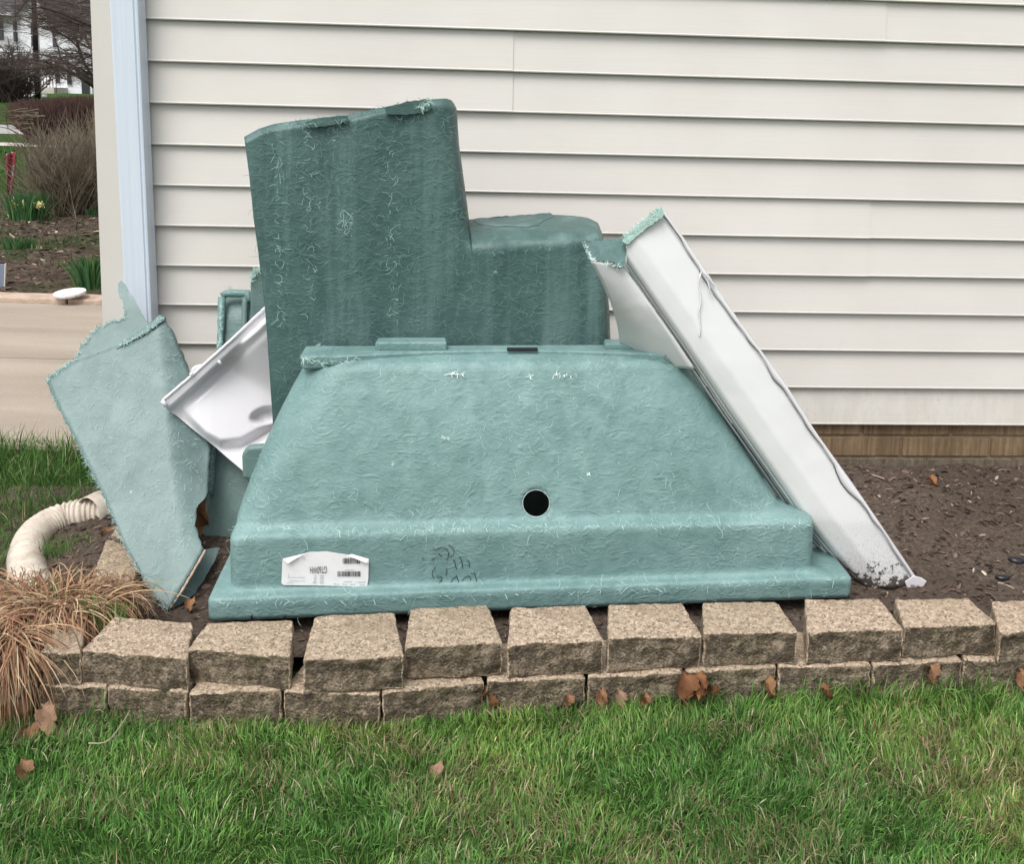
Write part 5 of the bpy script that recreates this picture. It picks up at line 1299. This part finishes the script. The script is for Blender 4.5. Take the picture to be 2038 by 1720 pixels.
# bare shrubs
def shrub(name, label, base, w, h, n, mat, spread=.55, th=.006, sub=3, lean=0, sphere=None):
    root = thing(name, label, 'shrub', base); T = Tubes()
    for i in range(n):
        b = base + V(random.gauss(0, w * .12), random.gauss(0, w * .10), 0); a = random.uniform(0, 2 * PI); el = random.uniform(.15, 1) * spread
        d = V(math.cos(a) * math.sin(el) * 1.2 + lean, math.sin(a) * math.sin(el), math.cos(el)).normalized(); L = h * random.uniform(.7, 1.08); P = [b]; p = b.copy(); k = 6
        for q in range(k): d = (d + V(random.gauss(0, .09), random.gauss(0, .09), random.gauss(.02, .05))).normalized(); p = p + d * L / k; P.append(p.copy())
        T.add(P, [th * (1 - .75 * q / k) for q in range(k + 1)], 3)
        for s in range(sub):
            q = random.randint(1, k - 1); d2 = (d + V(random.gauss(0, .6), random.gauss(0, .6), random.gauss(0, .35))).normalized(); p = P[q].copy(); PP = [p.copy()]
            for r in range(3): d2 = (d2 + V(random.gauss(0, .15), random.gauss(0, .15), .08)).normalized(); p = p + d2 * h * .10; PP.append(p.copy())
            T.add(PP, [th * .5, th * .4, th * .3, th * .15], 3)
    T.build('branches', mat, root); return root
shrub('bare_shrub', 'loose bare grey brown shrub in the flower bed next to the corner trim', V(UY(150, 455, 9.4).x, 9.4, .05), 1.0, .88, 420, MAT['bark_grey'], .72, .006, 5)
shrub('bare_shrub', 'second bare shrub tucked close to the house side behind the first', V(UY(215, 440, 9.9).x, 9.9, .05), 1.0, .98, 240, MAT['bark_grey'], .6, .006, 5)
# dark hedge mass
hd = thing('hedge', 'dark reddish brown leafless hedge on the rise beyond the street', 'hedge', V(UY(120, 262, 21.5).x, 21.5, 0))
T = Tubes()
for i in range(2600):
    x = random.uniform(20, 215); D_ = random.uniform(20.3, 22.6); b = UY(x, 262, D_); b.z = .02
    topy = float(np.interp(x, [15, 40, 80, 120, 215], [205, 196, 193, 190, 186])) + random.uniform(0, 30); t = UY(x + random.uniform(-12, 10), topy, D_)
    if x < 60: b = UY(x + 35, 255, D_); b.z = .15
    m1 = b.lerp(t, .5) + V(random.gauss(0, .10), 0, random.gauss(0, .05)); T.add([b, m1, t], [.016, .011, .004], 3)
    if i % 2:
        e = m1 + V(random.gauss(0, .25), random.gauss(0, .2), random.uniform(.0, .35)); T.add([m1, e], [.008, .003], 3)
T.build('branches', MAT['bark_red'], hd)
T = Tubes()
for k in range(16):
    x0, y0 = random.uniform(55, 100), random.uniform(215, 255); P3 = [UY(x0, y0, 20.1)]; a = random.uniform(2.6, 3.5)
    for q in range(6): x0 += math.cos(a) * 9; y0 += math.sin(a) * 6 * random.choice([-1, 1, 1]) * .6; P3.append(UY(x0, y0, 20.1 - q * .03)); a += random.uniform(-.5, .5)
    T.add(P3, [.011, .010, .009, .008, .006, .004, .002], 3)
T.build('pale_branches', MAT['bark_grey'], hd)

# bare trees
def tree(name, label, base, H, seed, mat, tw=.16, levels=5, droop=0., first=.3, aim=None, kids=(3, 5), spread=.75):
    r = random.Random(seed); root = thing(name, label, 'tree', base, 'leafless trees in the background'); TT, TB_ = Tubes(), Tubes()
    def grow(p, d, L, rad, lv, T):
        P = [p.copy()]; k = 4 if lv else 6; Rr = [rad]
        for q in range(k):
            d = (d + V(r.gauss(0, .13), r.gauss(0, .13), r.gauss(.03 - droop * min(lv, 3) * .12, .08))).normalized(); p = p + d * (L / k); P.append(p.copy()); Rr.append(rad * (1 - .55 * (q + 1) / k))
        T.add(P, Rr, 6 if lv < 2 else 3)
        if lv >= levels: return
        for c in range(r.randint(*kids) + (1 if lv else 4)):
            f = r.uniform(first if lv == 0 else .2, 1); q = min(k - 1, int(f * k)); pp = P[q].lerp(P[q + 1], f * k - q if f < 1 else 1)
            a = r.uniform(0, 2 * PI); o_ = V(math.cos(a), math.sin(a), r.uniform(-.25, .35)); d2 = (d * (1 - spread * .6) + o_ * spread).normalized()
            grow(pp, d2, L * r.uniform(.48, .72), Rr[q] * r.uniform(.45, .65), lv + 1, TB_)
    grow(Vector(base), V(0, 0, 1), H * .55, tw, 0, TT)
    TT.build('trunk', mat, root); TB_.build('branches', mat, root); return root
def gx(x, D_): p = UY(x, 200, D_); return V(p.x, D_, ground_h(p.x, D_) - .05)
tree('bare_tree', 'broad leafless tree with its crown hanging across the white house', gx(205, 34), 7.5, 4, MAT['bark'], .16, 5, .25, .2, kids=(5, 6), spread=.9)
tree('bare_tree', 'dark leafless tree whose outer branches reach in from behind the corner trim', gx(232, 27), 7.8, 9, MAT['bark'], .15, 5, .12, .3, kids=(5, 6), spread=.9)
tree('bare_tree', 'leafless tree with fine upright twigs left of the utility pole', gx(-25, 44), 8.0, 11, MAT['bark'], .14, 5, .2, .2, kids=(4, 5))
tree('bare_tree', 'small leafless tree in front of the left wing of the white house', gx(20, 50), 4.2, 21, MAT['bark'], .09, 5, .1, .1, kids=(4, 5))
for i in range(8):
    tree('bare_tree', ['tall dark leafless tree rising behind the roof ridge', 'leafless tree behind the gable of the white house', 'dense leafless tree behind the garage end', 'leafless tree furthest right behind the white house', 'leafless tree furthest left on the rise', 'slender leafless tree behind the left chimney side', 'spreading leafless tree behind the house middle', 'leafless tree just behind the corner trim'][i], gx(-60 + i * 45, 70 + (i * 7) % 11), 13, 30 + i, MAT['bark'], .25, 4, .0, .25, kids=(4, 5))
# low brush in front of the house foot
shrub('bare_shrub', 'tangled pale grey brush in front of the white house at the left', V(UY(15, 190, 46).x, 46, ground_h(0, 46)), 3.5, 2.4, 260, MAT['bark'], 1.0, .03, 5)
# utility pole
up = thing('utility_pole', 'black wooden utility pole standing before the white house', 'utility pole', gx(75, 48))
b = gx(75.5, 48); t = UY(66, -60, 48); t2 = b.lerp(t, 1.6)
T = Tubes(); T.add([b, b.lerp(t2, .5), t2], [.135, .12, .10], 12, True); T.build('pole', MAT['polewood'], up)
T = Tubes(); T.add([b + V(.16, -.02, 0), b.lerp(t2, .5) + V(.145, -.02, 0), t2 + V(.12, -.02, 0)], [.028, .028, .028], 6, True); T.build('edge_highlight', MAT['white_wall'], up)  # white tube paints the highlight down the right edge of the pole
T = Tubes(); T.add([UY(40, 148, 47), UY(31, 60, 47), UY(30, -30, 47)], [.02] * 3, 5); T.build('guy_wire', MAT['iron'], up)
# parking kerb
kb = box('parking_kerb', UY(17, 190, 52), V(UY(96, 190, 52).x - UY(17, 190, 52).x, -.3, -.02), V(0, .2, 0), V(0, 0, .13), MAT['white_wall'], None, .02); tag(kb, 'white concrete parking kerb at the foot of the utility pole', 'kerb')
# ------------------------------------------------------------------ white house far behind
HD = 62; hb = UY(90, 186, HD)
wh = thing('white_house', 'large white two-storey clapboard house with dark windows behind the bare trees', 'house', V(hb.x, HD, hb.z))
def hx(x): return UY(x, 120, HD).x
def hz(y): return UY(70, y, HD).z
zg = hz(186) - 1.0; ze = hz(28)
def hbox(name, x0, x1, y0, y1, d0, d1, mat, par=wh):
    a, b_ = hx(x0), hx(x1); z0, z1 = hz(y1), hz(y0); return box(name, V(a, HD + d0, z0), V(b_ - a, 0, 0), V(0, d1 - d0, 0), V(0, 0, z1 - z0), mat, par)
box('main_wall', V(hx(-190), HD, zg), V(hx(60) - hx(-190), 0, 0), V(0, 9, 0), V(0, 0, ze - zg), MAT['white_wall'], wh)
gx0, gx1 = hx(56), hx(190); gm = hx(86)
v = [V(gx0, HD - .6, zg), V(gx1, HD - .6, zg), V(gx1, HD - .6, ze - .4), V(hx(118), HD - .6, hz(42)), V(gm, HD - .6, hz(-24)), V(gx0, HD - .6, ze + .1)]
v2 = [p + V(0, 9, 0) for p in v]
mesh('gable_wall', v + v2, [(0, 1, 2, 3, 4, 5), (11, 10, 9, 8, 7, 6)] + [(i, 6 + i, 6 + (i + 1) % 6, (i + 1) % 6) for i in range(6)], MAT['white_wall'], wh)
def roofq(name, pts, mat=MAT['roof'], th=.18):
    o = mesh(name, pts, [tuple(range(len(pts)))], mat, wh); solidify(o, th); return o
roofq('roof', [V(hx(-190), HD - .45, ze), V(hx(60), HD - .45, ze), V(hx(60), HD + 4.5, ze + 4.2), V(hx(-190), HD + 4.5, ze + 4.2)])
roofq('roof', [V(gm, HD - .9, hz(-26)), V(gm, HD + 8, hz(-26)), V(gx0 - .3, HD + 8, ze), V(gx0 - .3, HD - .9, ze)])
roofq('roof', [V(gm, HD - .9, hz(-26)), V(hx(118) + .2, HD - .9, hz(41)), V(hx(118) + .2, HD + 8, hz(41)), V(gm, HD + 8, hz(-26))])
roofq('roof', [V(hx(112), HD - .9, hz(42)), V(gx1, HD - .9, hz(46)), V(gx1, HD + 5, hz(-30)), V(hx(100), HD + 5, hz(-30))])
box('gutter', V(hx(-190), HD - .62, ze - .12), V(hx(60) - hx(-190), 0, 0), V(0, .14, 0), V(0, 0, .16), MAT['white_wall'], wh)
def win(x0, x1, y0, y1, d=0):
    f = hbox('window', x0 - 1.2, x1 + 1.2, y0 - 1.2, y1 + 1.2, d - .06, d - .003, MAT['white_wall'])
    ym = (y0 + y1) / 2
    for a, b_ in ((y0, ym - .9), (ym + .9, y1)):
        q = box('pane', V(hx(x0), HD + d - .075, hz(b_)), V(hx(x1) - hx(x0), 0, 0), V(0, .02, 0), V(0, 0, hz(a) - hz(b_)), MAT['pane'], f)
for a in ((3, 12, 37, 81), (30.5, 39.5, 41, 83), (-30, -21, 33, 78), (44, 53, 120, 163), (3, 12, 116, 160)): win(*a)
for a in ((76, 84, 49, 92), (118, 126, 54, 93), (120, 129, 122, 164), (143, 152, 124, 166)): win(*a, d=-.6)
dr = hbox('door', 79, 89, 121, 158, -.68, -.605, MAT['dark']); hbox('door', 171, 186, 138, 184, -.68, -.605, MAT['dark'])
hbox('door_frame', 77, 91, 118.5, 121, -.72, -.603, MAT['white_wall'])
hbox('porch_step', 74, 142, 172, 190, -2.2, -.61, MAT['walk'])
for x in (91, 97, 103, 109, 115, 121, 127, 133, 139, 145): hbox('railing_post', x, x + .7, 152, 182, -2.15, -2.1, MAT['iron'])
hbox('railing', 91, 146, 151, 152.2, -2.16, -2.09, MAT['iron'])
hbox('wall_lamp', 64.5, 67, 121, 127, -.75, -.61, MAT['iron']); hbox('wall_lamp', 164, 168, 139, 150, -.78, -.61, MAT['iron'])
print('done')
